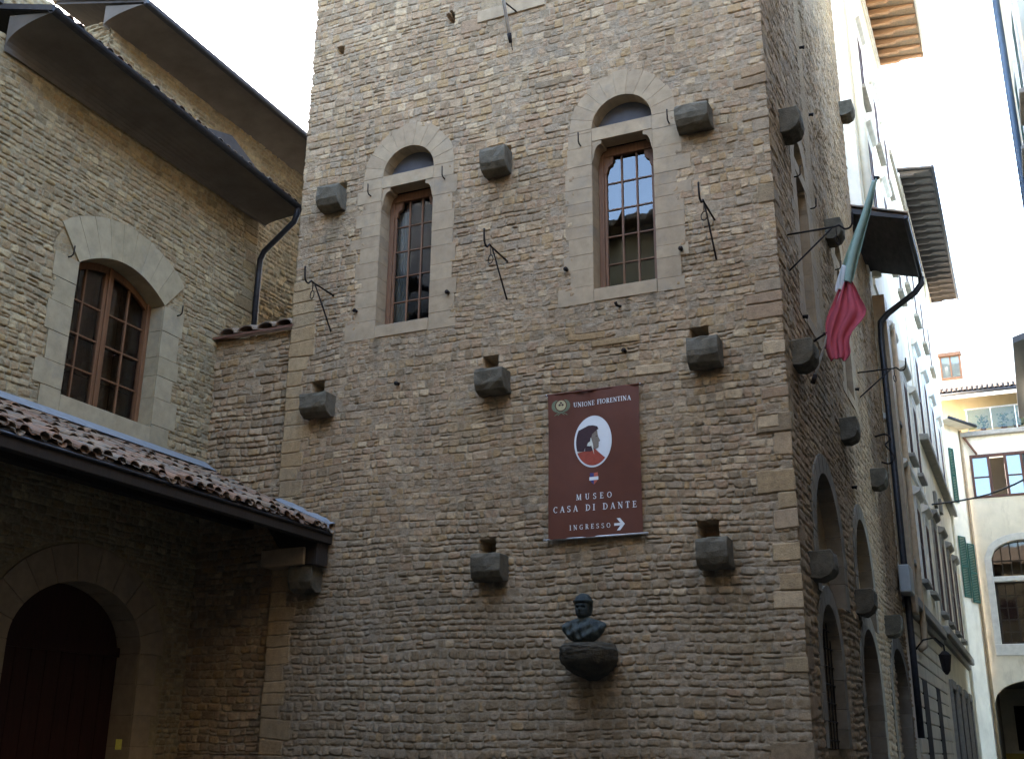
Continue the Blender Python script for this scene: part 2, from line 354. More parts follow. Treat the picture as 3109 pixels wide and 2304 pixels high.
def masonry_field(U, V, seed, course, length, age, joint=(.004, .012), relief=1.0, warp=1.0, scale=None):
    scale = scale or (lambda z: 1.0)
    rng = np.random.RandomState(seed)
    Uw = U+.018*vn(U, V, .5, seed+1)
    Vw = V+warp*(.045*vn(U, V, 1.7, seed+2)+.020*vn(U, V, .55, seed+3)+.007*vn(U, V, .17, seed+4))
    b = [V.min()-.4]
    while b[-1] < V.max()+.4: b.append(b[-1]+rng.uniform(*course)*scale(b[-1])*(1 if rng.rand() > .07 else .6))
    b = np.array(b); ci = np.clip(np.searchsorted(b, Vw)-1, 0, len(b)-2)
    flat = ci.ravel(); order = np.argsort(flat, kind='stable'); sf = flat[order]
    cuts = np.searchsorted(sf, np.arange(len(b)))
    uw = Uw.ravel(); s0 = np.empty_like(uw); s1 = np.empty_like(uw); sid = np.zeros(len(uw), int); nid = 0
    for c in range(len(b)-1):
        ix = order[cuts[c]:cuts[c+1]]
        if len(ix) == 0: continue
        e = [U.min()-.6-rng.rand()*.3]; hgt = b[c+1]-b[c]
        while e[-1] < U.max()+.6:
            L = length[0]+(length[1]-length[0])*rng.beta(1.3, 2.6); L *= .6+.45*hgt/np.mean(course)
            e.append(e[-1]+L)
        e = np.array(e); k = np.clip(np.searchsorted(e, uw[ix])-1, 0, len(e)-2)
        s0[ix] = e[k]; s1[ix] = e[k+1]; sid[ix] = nid+k; nid += len(e)
    sh = U.shape; s0 = s0.reshape(sh); s1 = s1.reshape(sh); sid = sid.reshape(sh)
    b0 = b[ci]; b1 = b[ci+1]
    R = rng.rand(nid*2+2, 8)
    # some slots hold two thin stones on top of each other
    sp = (R[sid, 0] < .13) & (b1-b0 > np.mean(course)*.95)
    vm = b0+(b1-b0)*(.35+.3*R[sid, 1]); up = sp & (Vw > vm); dn = sp & ~up
    b0 = np.where(up, vm, b0); b1 = np.where(dn, vm, b1); sid = np.where(up, sid+nid, sid)
    jt = (joint[0]+(joint[1]-joint[0])*R[sid, 2])*(1+.6*age)
    R2 = rng.rand(nid*2+2, 4); ir = .35+.65*age          # stones rarely fill their slot
    s0 = s0+(s1-s0)*.10*R2[sid, 0]*ir; s1 = s1-(s1-s0)*.12*R2[sid, 1]**2*ir
    tp = (b1-b0)*.20*R2[sid, 2]**2*ir; bt = (b1-b0)*.14*R2[sid, 3]**2*ir; b1 = b1-tp; b0 = b0+bt
    hu = (s1-s0)/2-jt; hv = (b1-b0)/2-jt*.75
    r = np.minimum(hu, hv)*(.12+(.25+.6*age)*R[sid, 3])
    qx = np.abs(Uw-(s0+s1)/2)-(hu-r); qy = np.abs(Vw-(b0+b1)/2+.010*(R[sid, 4]-.5)*(Uw-(s0+s1)/2)/.1)-(hv-r)
    d = r-(np.hypot(np.maximum(qx, 0), np.maximum(qy, 0))+np.minimum(np.maximum(qx, qy), 0))
    d = d+(.005+.007*age)*vn(U, V, .075, seed+5)+(.006+.006*age)*vn(U, V, .14, seed+13)+.003*vn(U, V, .03, seed+6)
    t = (Vw-b0)/np.maximum(b1-b0, .01)
    w = .004+.013*t+.010*age
    s = sst(d/w)
    # (bottom edges stay sharp, top edges die into the mortar)
    h = (.010+.024*R[sid, 5])*(1+.45*age)*relief
    tilt = (.5-t)*.020*(R[sid, 6]*1.2-.1)*relief+(Uw-(s0+s1)/2)*.06*(R[sid, 7]-.5)
    dome = age*.012*np.clip(d/np.maximum(hv, .02), 0, 1)*relief
    Hs = h+tilt+dome+.0055*vn(U, V, .08, seed+7)+.0045*vn(U, V, .035, seed+8)+.008*np.maximum(0, vn(U, V, .055, seed+14)-.35)*relief
    sm = sst((vn(U, V, .9, seed+9)+.5*vn(U, V, .3, seed+10)+.15)*1.4)*(1-.45*age)
    Hm = .004*vn(U, V, .12, seed+11)+.002*vn(U, V, .03, seed+12)+(.004+.018*sm)*relief
    H = Hm*(1-s)+np.maximum(Hs, Hm*.6)*s
    gr = np.exp(-((d+.007)/.0085)**2)*sst((.45-t)/.25)*(R[sid, 7] < .8)*(.35+.65*R[sid, 0])*(1-.4*sm)
    H = H-.05*gr*(.45+.55*relief)
    cover = sm*sst((Hm-Hs+.004)/.01)*.6
    tone = R[sid, 4]*.755
    mort = np.clip(1-s+cover, 0, 1)
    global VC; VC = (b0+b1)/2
    return H, tone, mort, Uw, Vw

def put_block(st, u0, u1, v0, v1, seed, h=.02, tone=None):
    H, tone_a, mort, Uw, Vw = st; rng = np.random.RandomState(seed)
    m = (Uw > u0) & (Uw < u1) & (Vw > v0) & (Vw < v1)
    d = np.minimum(np.minimum(Uw-u0, u1-Uw), np.minimum(Vw-v0, v1-Vw))-.005
    s = sst(d/.008)[m]; hh = h*rng.uniform(.7, 1.4)
    H[m] = (hh+.003*(rng.rand()-.5)+.0015*np.sin(Uw[m]*40))*s; mort[m] = 1-s
    tone_a[m] = .765+.23*rng.rand() if tone is None else tone

def grid_mesh(name, mat, parent, pos, keep, tone, mort, stain=None):
    nv, nu = pos.shape[:2]; o_ = np.array(origin(parent))
    me = bpy.data.meshes.new(name); me.vertices.add(nu*nv)
    me.vertices.foreach_set('co', (pos-o_).reshape(-1, 3).astype(np.float32).ravel())
    i = np.arange(nu*nv).reshape(nv, nu)
    q = np.stack([i[:-1, :-1], i[:-1, 1:], i[1:, 1:], i[1:, :-1]], -1)[keep].astype(np.int32)
    n = len(q); me.loops.add(n*4); me.loops.foreach_set('vertex_index', q.ravel())
    me.polygons.add(n); me.polygons.foreach_set('loop_start', np.arange(0, n*4, 4, dtype=np.int32))
    me.polygons.foreach_set('loop_total', np.full(n, 4, np.int32))
    me.polygons.foreach_set('use_smooth', np.ones(n, bool))
    for nm, a in (('tone', tone), ('mort', mort), ('stain', np.zeros_like(tone) if stain is None else stain)):
        at = me.attributes.new(nm, 'FLOAT', 'POINT'); at.data.foreach_set('value', a.astype(np.float32).ravel())
    me.update(calc_edges=True); me.validate()
    me.materials.append(mat)
    ob = bpy.data.objects.new(name, me); C.collection.objects.link(ob); ob.parent = parent
    return ob
def wallpos(F, U, V, H):
    return F.o+U[..., None]*F.u+H[..., None]*F.n+V[..., None]*np.array((0, 0, 1.))
def gridUV(u0, u1, v0, v1, du, dv):
    u = np.linspace(u0, u1, int(round((u1-u0)/du))+1); v = np.linspace(v0, v1, int(round((v1-v0)/dv))+1)
    return np.meshgrid(u, v)
def cellc(A): return (A[:-1, :-1]+A[1:, 1:])/2
# ================================================================== TOWER
XB, XL, YB = -2.85, -11.90, 26.9
tower = thing('stone_tower', 'tall rubble stone tower with two arched windows and rows of stone corbels', 'tower', (-7.4, 20, 0))
WINA = [(-9.54, 8.85), (-5.33, 8.87)]; WINB = [(18.85, 8.85), (23.4, 8.85)]
HW = .545; LB, LT = 2.77, 3.02       # opening half width; lintel bottom / top above the sill

def in_window(U, V, cu, sill, g=0.0):
    rect = (np.abs(U-cu) < HW+g) & (V > sill-g) & (V < sill+LT)
    lun = ((U-cu)**2+(V-sill-LT)**2 < (HW+g)**2) & (V >= sill+LT-.02)
    return rect | lun
def sq(U, V, a): return (U > a[0]) & (U < a[1]) & (V > a[2]) & (V < a[3])

rowsz = (11.55, 7.42, 4.33)
CU_A = (-11.12, -7.64, -4.02)
CU_B = (17.35, 21.7, 26.1)
V_A = np.arange(.2, 22.01, .0109)
# ---- front wall
uA = np.linspace(XL, XB, 566)
nzA = int(round((17.6-.2)/.0109))
U, V = np.meshgrid(uA, V_A[:nzA+1])
age = .62*sst((6.4-V)/3.2)
def csc(z):                                   # different building campaigns: thin courses below the sills, bigger blocks above
    return 1.22 if z > 9.6 else (.78 if 8.2 < z < 9.2 else (1.08 if z > 6 else (.95 if z > 3.4 else 1.12)))
st = masonry_field(U, V, 11, (.09, .158), (.08, .28), age, (.002, .0065), .52, 1.0, csc)
H, tone, mort, Uw, Vw = st
# darker grey-brown stone in pale mortar near the ground, darkened further as painted shade
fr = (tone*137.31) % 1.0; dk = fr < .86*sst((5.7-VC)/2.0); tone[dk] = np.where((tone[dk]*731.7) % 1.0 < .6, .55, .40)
rng = np.random.RandomState(3)
z = 1.2
while z < 10.0:                               # big corner stones, left edge
    hh = rng.uniform(.2, .34); put_block(st, XL-1, XL+rng.uniform(.25, .62), z, z+hh, int(z*100), .018); z += hh
z = .4
while z < 17.4:                               # right edge
    hh = rng.uniform(.15, .36)
    if rng.rand() < (.62 if z < 7 else .3): put_block(st, XB-rng.uniform(.22, .6), XB+1, z, z+hh, int(z*91), .024, None if z < 6.5 and rng.rand() < .55 else .05+.7*rng.rand())
    z += hh
for (a, b, c, d, t) in ((-6.35, -5.7, 8.0, 8.13, .30), (-5.95, -5.1, 7.86, 7.98, .31), (-5.2, -4.6, 7.28, 7.45, .6), (-6.9, -6.75, 7.85, 8.0, .6), (-6.95, -6.2, 12.95, 13.1, .55),
                        (-8.1, -6.8, 14.75, 15.3, .85), (-8.5, -8.05, 14.6, 14.9, .64), (-9.5, -9.2, 13.35, 13.5, .6), (-3.3, -3.0, 6.2, 6.4, .6)):
    put_block(st, a, b, c, d, int(abs(a)*77), .024, t)
for cu, s in WINA:                            # keep the rubble behind the dressed window surrounds
    near = (np.abs(U-cu) < HW+.33) & (V > s-.2) & (V < s+LT) | (np.hypot(U-cu, V-s-LT) < HW+.40) & (V >= s+LT)
    H[near] = np.minimum(H[near], -.015)
for r in rowsz[1:]:
    for cu in CU_A:
        if r < 5 and cu < -11: continue
        w = rng.uniform(.13, .17); H[sq(U, V, (cu-.12-w, cu-.12+w, r+.2, r+.52+rng.uniform(-.04, .03)))] = -.42
for a in ((-8.83, -8.66, 14.9, 15.15), (-11.33, -11.17, 14.9, 15.09), (-11.15, -10.9, 11.78, 11.95), (-7.66, -7.42, 11.80, 11.93), (-4.0, -3.8, 11.85, 11.97), (-8.77, -8.70, 15.1, 15.2)): H[sq(U, V, a)] = -.3
Hedge_r = np.clip(H[:, -4].copy(), -.005, .06); Hedge_l = H[:, 2].copy()
P = wallpos(FA, U, V, H)
fr = sst((U-(XB-.10))/.10); P[..., 0] += fr*np.clip(Hedge_r, -.01, .06)[:, None]
P[..., 1] = 16-(H*(1-fr)+fr*Hedge_r[:, None])
fl = sst(((XL+.14)-U)/.14); P[..., 0] -= fl*(np.clip(Hedge_l, -.02, .08)*1.7)[:, None]
keep = np.ones((P.shape[0]-1, P.shape[1]-1), bool); uc, vc = cellc(U), cellc(V)
for cu, s in WINA: keep &= ~in_window(uc, vc, cu, s)
# return strip on the left edge so the silhouette has depth
strip = P[:, :1].copy(); strip[..., 1] += .55; P = np.concatenate([strip, P], 1)
cc = lambda a: np.concatenate([a[:, :1], a], 1)
keep = np.concatenate([np.ones((keep.shape[0], 1), bool), keep], 1)
def streaks(U, V, spots, seed):               # soot and damp runs below the corbels, holes and sills
    S = np.zeros_like(U); n1 = .5+.5*vn(U, V*.22, .06, seed); n2 = .5+.5*vn(U, V, .35, seed+1)
    for (u, v, w, L) in spots:
        k = np.clip((v-V)/L, 0, 1); a = (V < v)*(1-k)**1.3*np.exp(-((U-u)/(w*(.6+.6*k)))**4)
        S = np.maximum(S, a*(.25+.9*n1)*(.4+.8*n2))
    return np.clip(S*.95, 0, .85)
rs = random.Random(2)
SP = [(cu, r-.18, .26, rs.uniform(.5, 1.1)) for r in rowsz for cu in CU_A]+[(cu+o, s_-.2, .12, rs.uniform(.5, 1.2)) for cu, s_ in WINA for o in (-.5, 0, .45)]+[(-5.96, 2.75, .4, 1.3), (-8.74, 14.9, .08, .7), (-11.2, 11.0, .2, 1.6)]
stn = streaks(U, V, SP, 5)
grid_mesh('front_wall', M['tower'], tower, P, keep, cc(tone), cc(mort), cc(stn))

# ---- side wall on the lane
uB = np.concatenate([np.linspace(16, 16.3, 13)[:-1], np.linspace(16.3, YB, 320)])
V_B = np.arange(.2, 22.01, .019)
U, V = np.meshgrid(uB, V_B)
age = sst((6.0-V)/3)
st = masonry_field(U, V, 23, (.10, .18), (.12, .42), age, (.002, .008), .6)
H, tone, mort, Uw, Vw = st
z = .4
while z < 21.8:
    hh = rng.uniform(.15, .36)
    if rng.rand() < .5: put_block(st, 15.5, 16+rng.uniform(.3, .7), z, z+hh, int(z*57), .02, None if z < 6.5 and rng.rand() < .5 else .05+.7*rng.rand())
    z += hh
put_block(st, 19.8, 20.5, 9, 22, 5, .004, .88); 
for cu, s in WINB:
    near = (np.abs(U-cu) < HW+.33) & (V > s-.2) & (V < s+LT) | (np.hypot(U-cu, V-s-LT) < HW+.40) & (V >= s+LT)
    H[near] = np.minimum(H[near], -.015)
def arch(U, V, u0, u1, v0, vs, top):          # round / slightly pointed arch
    c = (u0+u1)/2; hw = (u1-u0)/2; x = np.clip(np.abs(U-c)/hw, 0, 1)
    return (U > u0) & (U < u1) & (V > v0) & (V < vs+(top-vs)*np.sqrt(np.clip(1-x**1.9, 0, 1)))
for (u0, u1, v0, vs, top, dep, tn) in ((17.55, 20.1, 3.95, 4.9, 6.1, -.24, .9), (21.85, 24.1, 3.95, 4.9, 6.1, -.24, .82)):
    a = arch(U, V, u0, u1, v0, vs, top); H[a] = dep+.4*H[a]; tone[a] = tn; mort[a] *= .3
for a in ((17.75, 18.55, 4.0, 5.25), (22.5, 23.3, 4.0, 5.1)): H[sq(U, V, a)] = -.6
LOW = ((17.2, 19.1, 1.68, 3.0, 3.86), (21.5, 23.95, .2, 2.9, 3.92))
a = arch(U, V, 17.2, 19.9, 1.5, 3.3, 4.35) ; H[a] = -.14+.3*H[a]; tone[a] = .88; mort[a] *= .3
for a in LOW: H[arch(U, V, *a)] = -.55
for r in rowsz[1:]:
    for cu in CU_B[:2]:
        w = rng.uniform(.13, .17); H[sq(U, V, (cu-w, cu+w, r+.22, r+.5))] = -.4
edge = np.where(V_B < 17.58, np.interp(V_B, V_A[:nzA+1], Hedge_r), .02+.015*np.sin(V_B*44))
fb = sst((16.10-U)/.10); Hn = H*(1-fb)+edge[:, None]*fb
P = wallpos(FB, U, V, Hn); P[..., 1] -= fb*edge[:, None]
keep = np.ones((P.shape[0]-1, P.shape[1]-1), bool); uc, vc = cellc(U), cellc(V)
for cu, s in WINB: keep &= ~in_window(uc, vc, cu, s)
P[:, -1, 0] -= .5
grid_mesh('side_wall', M['tower'], tower, P, keep, tone, mort, streaks(U, V, [(cu, r-.1, .26, 1.0) for r in (11.9, 7.5, 4.25) for cu in CU_B], 9))
# ---- lower annex wall carrying on along the lane
U, V = gridUV(YB-.02, 30.4, .2, 14.45, .033, .022)
st = masonry_field(U, V, 31, (.08, .17), (.12, .4), sst((6-V)/3), (.002, .008), .8)
H, tone, mort = st[:3]
H -= .06
H[arch(U, V, 26.0, 29.2, .2, 2.9, 3.95)] = -.5
P = wallpos(FB, U, V, H); P[:, -1, 0] -= .3
grid_mesh('annex_wall', M['tower'], tower, P, np.ones((P.shape[0]-1, P.shape[1]-1), bool), tone, mort)
# ---- upper storey, back and left walls (plain blocks behind the relief, they only close the volume)
m = MB(); m.box(FW, XL+.1, XB-.03, 17.58, 22, 16.03, 16.5); m.box(FW, XL+.02, XL+.5, 0, 22, 16.55, YB-.05); m.box(FW, XL+.5, XB-.3, 0, 22, YB-.5, YB-.06)
m.box(FW, XL-.1, XB+.02, 22.0, 22.4, 15.9, YB)
m.box(FW, XB-4, XB-.4, 0, 14.2, YB-.05, 30.35)
m.build('rear_wall', M['square_wall'], tower)

# ---- arched windows
def wedge_ring(mb, F, cu, cv, r0, r1s, n0, n1, n, a0=0, a1=pi, gap=.0012):
    for i in range(n):
        t0 = a0+(a1-a0)*i/n; t1 = a0+(a1-a0)*(i+1)/n; r1 = r1s[i % len(r1s)]
        g = gap/r0; pts = []
        for k in range(5):
            t = t0+g+(t1-t0-2*g)*k/4; pts.append((cu+r0*cos(t), cv+r0*sin(t)))
        for k in range(5):
            t = t1-g-(t1-t0-2*g)*k/4; rr = r1*(1+.06*max(0, sin(t))**5); pts.append((cu+rr*cos(t), cv+rr*sin(t)))
        mb.prism(F, pts, n0, n1)

def mensola(F, cu, side, v0, v1, n0, n1, w=.17):
    # quarter-curve bracket filling the top corner of the opening
    e = cu+side*HW; pts = [(e, v0), (e, v1), (e-side*w, v1), (e-side*w, v1-.07)]
    for k in range(1, 7):
        t = k/7*pi/2; pts.append((e-side*w+side*.03+side*(w-.05)*sin(t)*.95, v1-.08-(v1-.1-v0)*(1-cos(t))*.98))
    return MB().prism(F, pts, n0, n1)

def tower_window(F, cu, sill, seed, depth=.62, curtain=False):
    rnd = random.Random(seed); g = .004
    s = MB(); v = sill-.22
    # jamb blocks
    for side in (-1, 1):
        v = sill-.24; k = 0
        while v < sill+LB-.03:
            hh = rnd.choice((.27, .31, .36, .22)); hh = min(hh, sill+LT-v) if v+hh > sill+LB-.15 else hh
            wd = rnd.choice((.46, .54, .64, .5)) if (k % 2 == 0) else rnd.choice((.41, .44, .50))
            if v < sill: inner = HW-.0
            else: inner = HW
            a, b = (cu+inner, cu+inner+wd) if side > 0 else (cu-inner-wd, cu-inner)
            s.box(F, a+(g if side > 0 else 0), b-(0 if side > 0 else g), v+.0015, v+hh-.0015, -.36, rnd.uniform(.016, .021)); v += hh; k += 1
        a, b = (cu+HW, cu+HW+.42) if side > 0 else (cu-HW-.42, cu-HW)
        if v < sill+LT-.01: s.box(F, a, b, v+.003, sill+LT-.003, -.36, .018)
    wedge_ring(s, F, cu, sill+LT, HW, (.97, .985, .96, .975), -.42, .019, 11)
    wedge_ring(s, F, cu, sill+LT, HW+.012, (.955,), -.28, .013, 12, gap=0)
    for side in (-1, 1):
        a, b = (cu+HW+.01, cu+HW+.37) if side > 0 else (cu-HW-.37, cu-HW-.01); s.box(F, a, b, sill-.2, sill+LT-.01, -.34, .008)
    root = s.build('window', M['ashlar'], tower, bevel=.003)
    MB().box(F, cu-HW+.002, cu+HW-.002, sill-.235, sill-.005, -.34, .03).build('window_sill', M['ashlar'], root, bevel=.008)
    MB().box(F, cu-HW+.002, cu+HW-.002, sill+LB, sill+LT, -.28, .021).build('lintel', M['ashlar'], root, bevel=.004)
    for side in (-1, 1): mensola(F, cu, side, sill+2.36, sill+LB-.004, -.27, .012).build('bracket', M['ashlar'], root, bevel=.004)
    # lunette infill
    pts = [(cu+(HW-.004)*cos(pi*k/18), sill+LT+.002+(HW-.004)*sin(pi*k/18)) for k in range(19)]
    MB().prism(F, pts, -.40, -.26).build('lunette_panel', M['lunette'], root)
    # timber frame
    f = MB(); a, b = cu-HW+.005, cu+HW-.005; top = sill+LB-.01; dn = (-.42, -.34)
    for u0, u1 in ((a, a+.09), (b-.09, b)): f.box(F, u0, u1, sill, top, -.42, -.30)
    for u0, u1 in ((a+.09, a+.135), (b-.135, b-.09)): f.box(F, u0, u1, sill+.05, top-.05, -.40, -.335)
    f.box(F, a+.09, b-.09, sill, sill+.05, -.42, -.31); f.box(F, a+.09, b-.09, top-.16, top, -.42, -.30)
    f.prism(F, [(a+.09, top-.16), (a+.09, top-.5), (a+.15, top-.46), (a+.17, top-.36), (a+.24, top-.31), (a+.26, top-.16)], -.41, -.32)
    f.prism(F, [(b-.09, top-.16), (b-.26, top-.16), (b-.24, top-.31), (b-.17, top-.36), (b-.15, top-.46), (b-.09, top-.5)], -.41, -.32)
    gw = (b-a-.27)/3
    for k in (1, 2): f.box(F, a+.135+gw*k-.016, a+.135+gw*k+.016, sill+.05, top-.16, -.395, -.345)
    for k in range(1, 5):
        vv = sill+.05+(top-.21-sill)*k/5; f.box(F, a+.135, b-.135, vv-.012, vv+.012, -.39, -.348)
    f.build('window_frame', M['frame'], root, bevel=.004)
    gl = MB()
    for i in range(3):
        for j in range(5):
            u0, u1 = a+.13+gw*i, a+.13+gw*(i+1); v0 = sill+.04+(top-.20-sill)*j/5; v1 = sill+.04+(top-.20-sill)*(j+1)/5
            t = rnd.uniform(-.0015, .0015); t2 = rnd.uniform(-.0015, .0015)
            gl.add([F.p(u0, v0, -.37+t), F.p(u1, v0, -.37-t), F.p(u1, v1, -.37+t2), F.p(u0, v1, -.37-t2)], [(0, 1, 2, 3)])
    gl.build('glass', M['glass'], root, recalc=False)
    # the room behind
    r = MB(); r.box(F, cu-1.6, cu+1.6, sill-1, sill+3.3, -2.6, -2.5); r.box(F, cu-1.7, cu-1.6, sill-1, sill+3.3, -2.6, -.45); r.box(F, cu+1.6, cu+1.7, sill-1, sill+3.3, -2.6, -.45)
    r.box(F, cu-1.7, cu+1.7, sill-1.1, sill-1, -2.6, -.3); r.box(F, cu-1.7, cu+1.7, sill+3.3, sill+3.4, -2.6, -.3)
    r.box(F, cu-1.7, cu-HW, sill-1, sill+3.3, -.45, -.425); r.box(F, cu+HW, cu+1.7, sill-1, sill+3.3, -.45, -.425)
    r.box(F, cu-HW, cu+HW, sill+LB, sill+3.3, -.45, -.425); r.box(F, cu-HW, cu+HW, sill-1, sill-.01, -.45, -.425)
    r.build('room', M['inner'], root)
    if curtain:
        c = MB(); n = 10
        c.add([F.p(cu-HW+.06+.30*k/n, vv, -.47-.012*(k % 2)) for vv in (sill+.02, sill+2.45) for k in range(n+1)], [(k, k+1, n+2+k, n+1+k) for k in range(n)])
        c.build('curtain', M['curtain'], root)
    return root
tower_window(FA, *WINA[0], 5, curtain=True)
tower_window(FA, *WINA[1], 8)
tower_window(FB, *WINB[0], 13)
tower_window(FB, *WINB[1], 17)

# ---- stone corbels
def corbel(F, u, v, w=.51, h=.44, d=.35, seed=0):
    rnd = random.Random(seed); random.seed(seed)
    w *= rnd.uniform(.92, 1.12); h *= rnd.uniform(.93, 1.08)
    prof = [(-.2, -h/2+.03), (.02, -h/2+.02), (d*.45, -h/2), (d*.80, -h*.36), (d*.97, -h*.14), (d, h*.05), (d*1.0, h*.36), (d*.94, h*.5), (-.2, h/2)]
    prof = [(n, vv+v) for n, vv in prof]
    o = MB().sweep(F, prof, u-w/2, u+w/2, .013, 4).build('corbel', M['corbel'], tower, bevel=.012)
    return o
k = 0
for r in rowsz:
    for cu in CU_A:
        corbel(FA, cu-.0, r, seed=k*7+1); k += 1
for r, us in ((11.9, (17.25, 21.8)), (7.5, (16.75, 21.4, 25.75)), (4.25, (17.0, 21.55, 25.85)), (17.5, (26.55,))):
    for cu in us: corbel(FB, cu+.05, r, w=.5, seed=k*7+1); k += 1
MB().box(FA, -11.9, -11.0, 4.55, 4.85, -.1, .42).build('bracket_block', M['ashlar'], tower, bevel=.02)

# ---- upper window sill at the frame's top edge
MB().box(FA, -8.15, -6.75, 14.72, 14.98, -.2, .045).build('upper_sill', M['ashlar'], tower, bevel=.01)

# ---- small wrought hooks and pin heads
def hook(F, u, v):
    MB().tube([F.p(u, v+.0, -.02), F.p(u, v, .09), F.p(u-.0, v+.03, .13), F.p(u, v+.2, .14)], .013, 6).build('hook', M['iron'], tower, smooth=True)
for u, v in ((-10.33, 11.52), (-8.75, 11.54), (-6.08, 11.6), (-4.48, 11.66)): hook(FA, u, v)
for u, v in ((18.1, 11.35), (19.75, 11.5), (22.6, 11.4)): hook(FB, u, v)
for u, v in ((-10.50, 9.2), (-8.60, 9.25), (-6.35, 9.29), (-4.36, 9.3), (-5.36, 7.7), (-9.55, 7.68)):
    MB().tube([FA.p(u, v, -.05), FA.p(u, v, .06), FA.p(u+.005, v-.01, .10)], [.03, .03, .042], 7).build('pin_head', M['iron'], tower, smooth=True)
MB().tube([FA.p(-5.42, 8.5, -.05), FA.p(-5.45, 8.47, .12), FA.p(-5.46, 8.52, .15)], [.03, .022, .03], 7).build('pin_head', M['iron'], tower, smooth=True)
for u, v in ((17.9, 8.6), (20.0, 8.75), (20.2, 9.1), (22.3, 6.6), (24.2, 9.2), (20.2, 15.4), (20.7, 14.1)):
    MB().tube([FB.p(u, v, -.05), FB.p(u, v, .06), FB.p(u+.005, v-.01, .10)], [.03, .03, .042], 7).build('pin_head', M['iron'], tower, smooth=True)

# ---- dressed arches round the lane openings
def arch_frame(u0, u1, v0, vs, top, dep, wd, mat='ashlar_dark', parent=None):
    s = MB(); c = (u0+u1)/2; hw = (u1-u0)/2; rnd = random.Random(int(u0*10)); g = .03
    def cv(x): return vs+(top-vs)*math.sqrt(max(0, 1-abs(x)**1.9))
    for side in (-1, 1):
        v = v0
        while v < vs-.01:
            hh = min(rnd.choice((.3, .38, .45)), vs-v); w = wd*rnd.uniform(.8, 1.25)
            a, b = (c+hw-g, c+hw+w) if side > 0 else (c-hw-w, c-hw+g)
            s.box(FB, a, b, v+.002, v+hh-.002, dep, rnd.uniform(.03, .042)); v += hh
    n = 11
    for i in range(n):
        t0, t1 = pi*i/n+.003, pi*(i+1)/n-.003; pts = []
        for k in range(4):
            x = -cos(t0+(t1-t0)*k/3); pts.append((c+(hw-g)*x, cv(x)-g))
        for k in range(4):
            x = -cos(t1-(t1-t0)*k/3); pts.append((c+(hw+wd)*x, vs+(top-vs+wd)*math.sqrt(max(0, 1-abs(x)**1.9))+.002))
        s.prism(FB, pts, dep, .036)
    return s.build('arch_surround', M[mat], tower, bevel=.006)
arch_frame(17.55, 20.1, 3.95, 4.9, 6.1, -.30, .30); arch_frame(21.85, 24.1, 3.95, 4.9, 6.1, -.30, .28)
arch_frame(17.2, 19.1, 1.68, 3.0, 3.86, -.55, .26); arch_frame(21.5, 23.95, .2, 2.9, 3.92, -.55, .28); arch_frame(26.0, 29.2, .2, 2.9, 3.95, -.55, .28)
# ---- grille and doors in the lane arches
g = MB()
for k in range(8): g.tube([FB.p(17.2, 1.8+.28*k, -.12), FB.p(19.1, 1.8+.28*k, -.12)], .012, 5)
for k in range(7): g.tube([FB.p(17.3+.28*k, 1.68, -.13), FB.p(17.3+.28*k, 3.6, -.13)], .012, 5)
g.build('window_grille', M['iron'], tower)
MB().box(FB, 21.5, 23.95, .2, 3.95, -.5, -.4).build('door', M['door'], tower)
MB().box(FB, 26.0, 29.2, .2, 2.9, -.45, -.36).build('door', M['frame_orange'], tower)
MB().box(FB, 26.05, 26.5, .2, 2.0, -.3, -.1).build('door_panel', M['frame_orange'], tower)

# ---- annex roof over the lane, gutter and downpipe
m = MB(); m.prism(Frame((0, 0, 0), (1, 0, 0), (0, 1, 0)), [(-1.55, 14.36), (-1.55, 14.45), (-6.8, 16.3), (-6.8, 16.2), (-2.7, 14.72)], 26.95, 30.95)
m.build('annex_roof', M['soffitwood'], tower)
t = MB(); rr = random.Random(4)
for k in range(19):
    y = 27.0+.21*k
    for j in range(10):
        x = -1.5-.36*j; zz = 14.5+.36*j*.352+rr.uniform(-.01, .02)
        prof = []
        for q in range(6):
            a = pi*q/5; prof.append((y+.085*cos(a), zz+.075*sin(a)))
        ps = [(x, p, w) for p, w in prof]+[(x-.4, p, w+.145) for p, w in prof]
        t.add(ps, [(i, i+1, 7+i, 6+i) for i in range(5)])
t.build('roof_tiles', M['tile'], tower)
MB().box(FW, -1.62, -1.50, 14.30, 14.42, 26.85, 31.0).build('gutter', M['gutter'], tower, bevel=.03)
MB().tube([(-1.56, 30.75, 14.3), (-1.57, 30.75, 14.1), (-1.75, 30.7, 13.85), (-2.5, 30.45, 13.25), (-2.72, 30.4, 13.0), (-2.74, 30.38, 12.5), (-2.74, 30.3, 4.2), (-2.74, 30.25, 2.0)], .085, 10).build('downpipe', M['gutter'], tower, smooth=True)

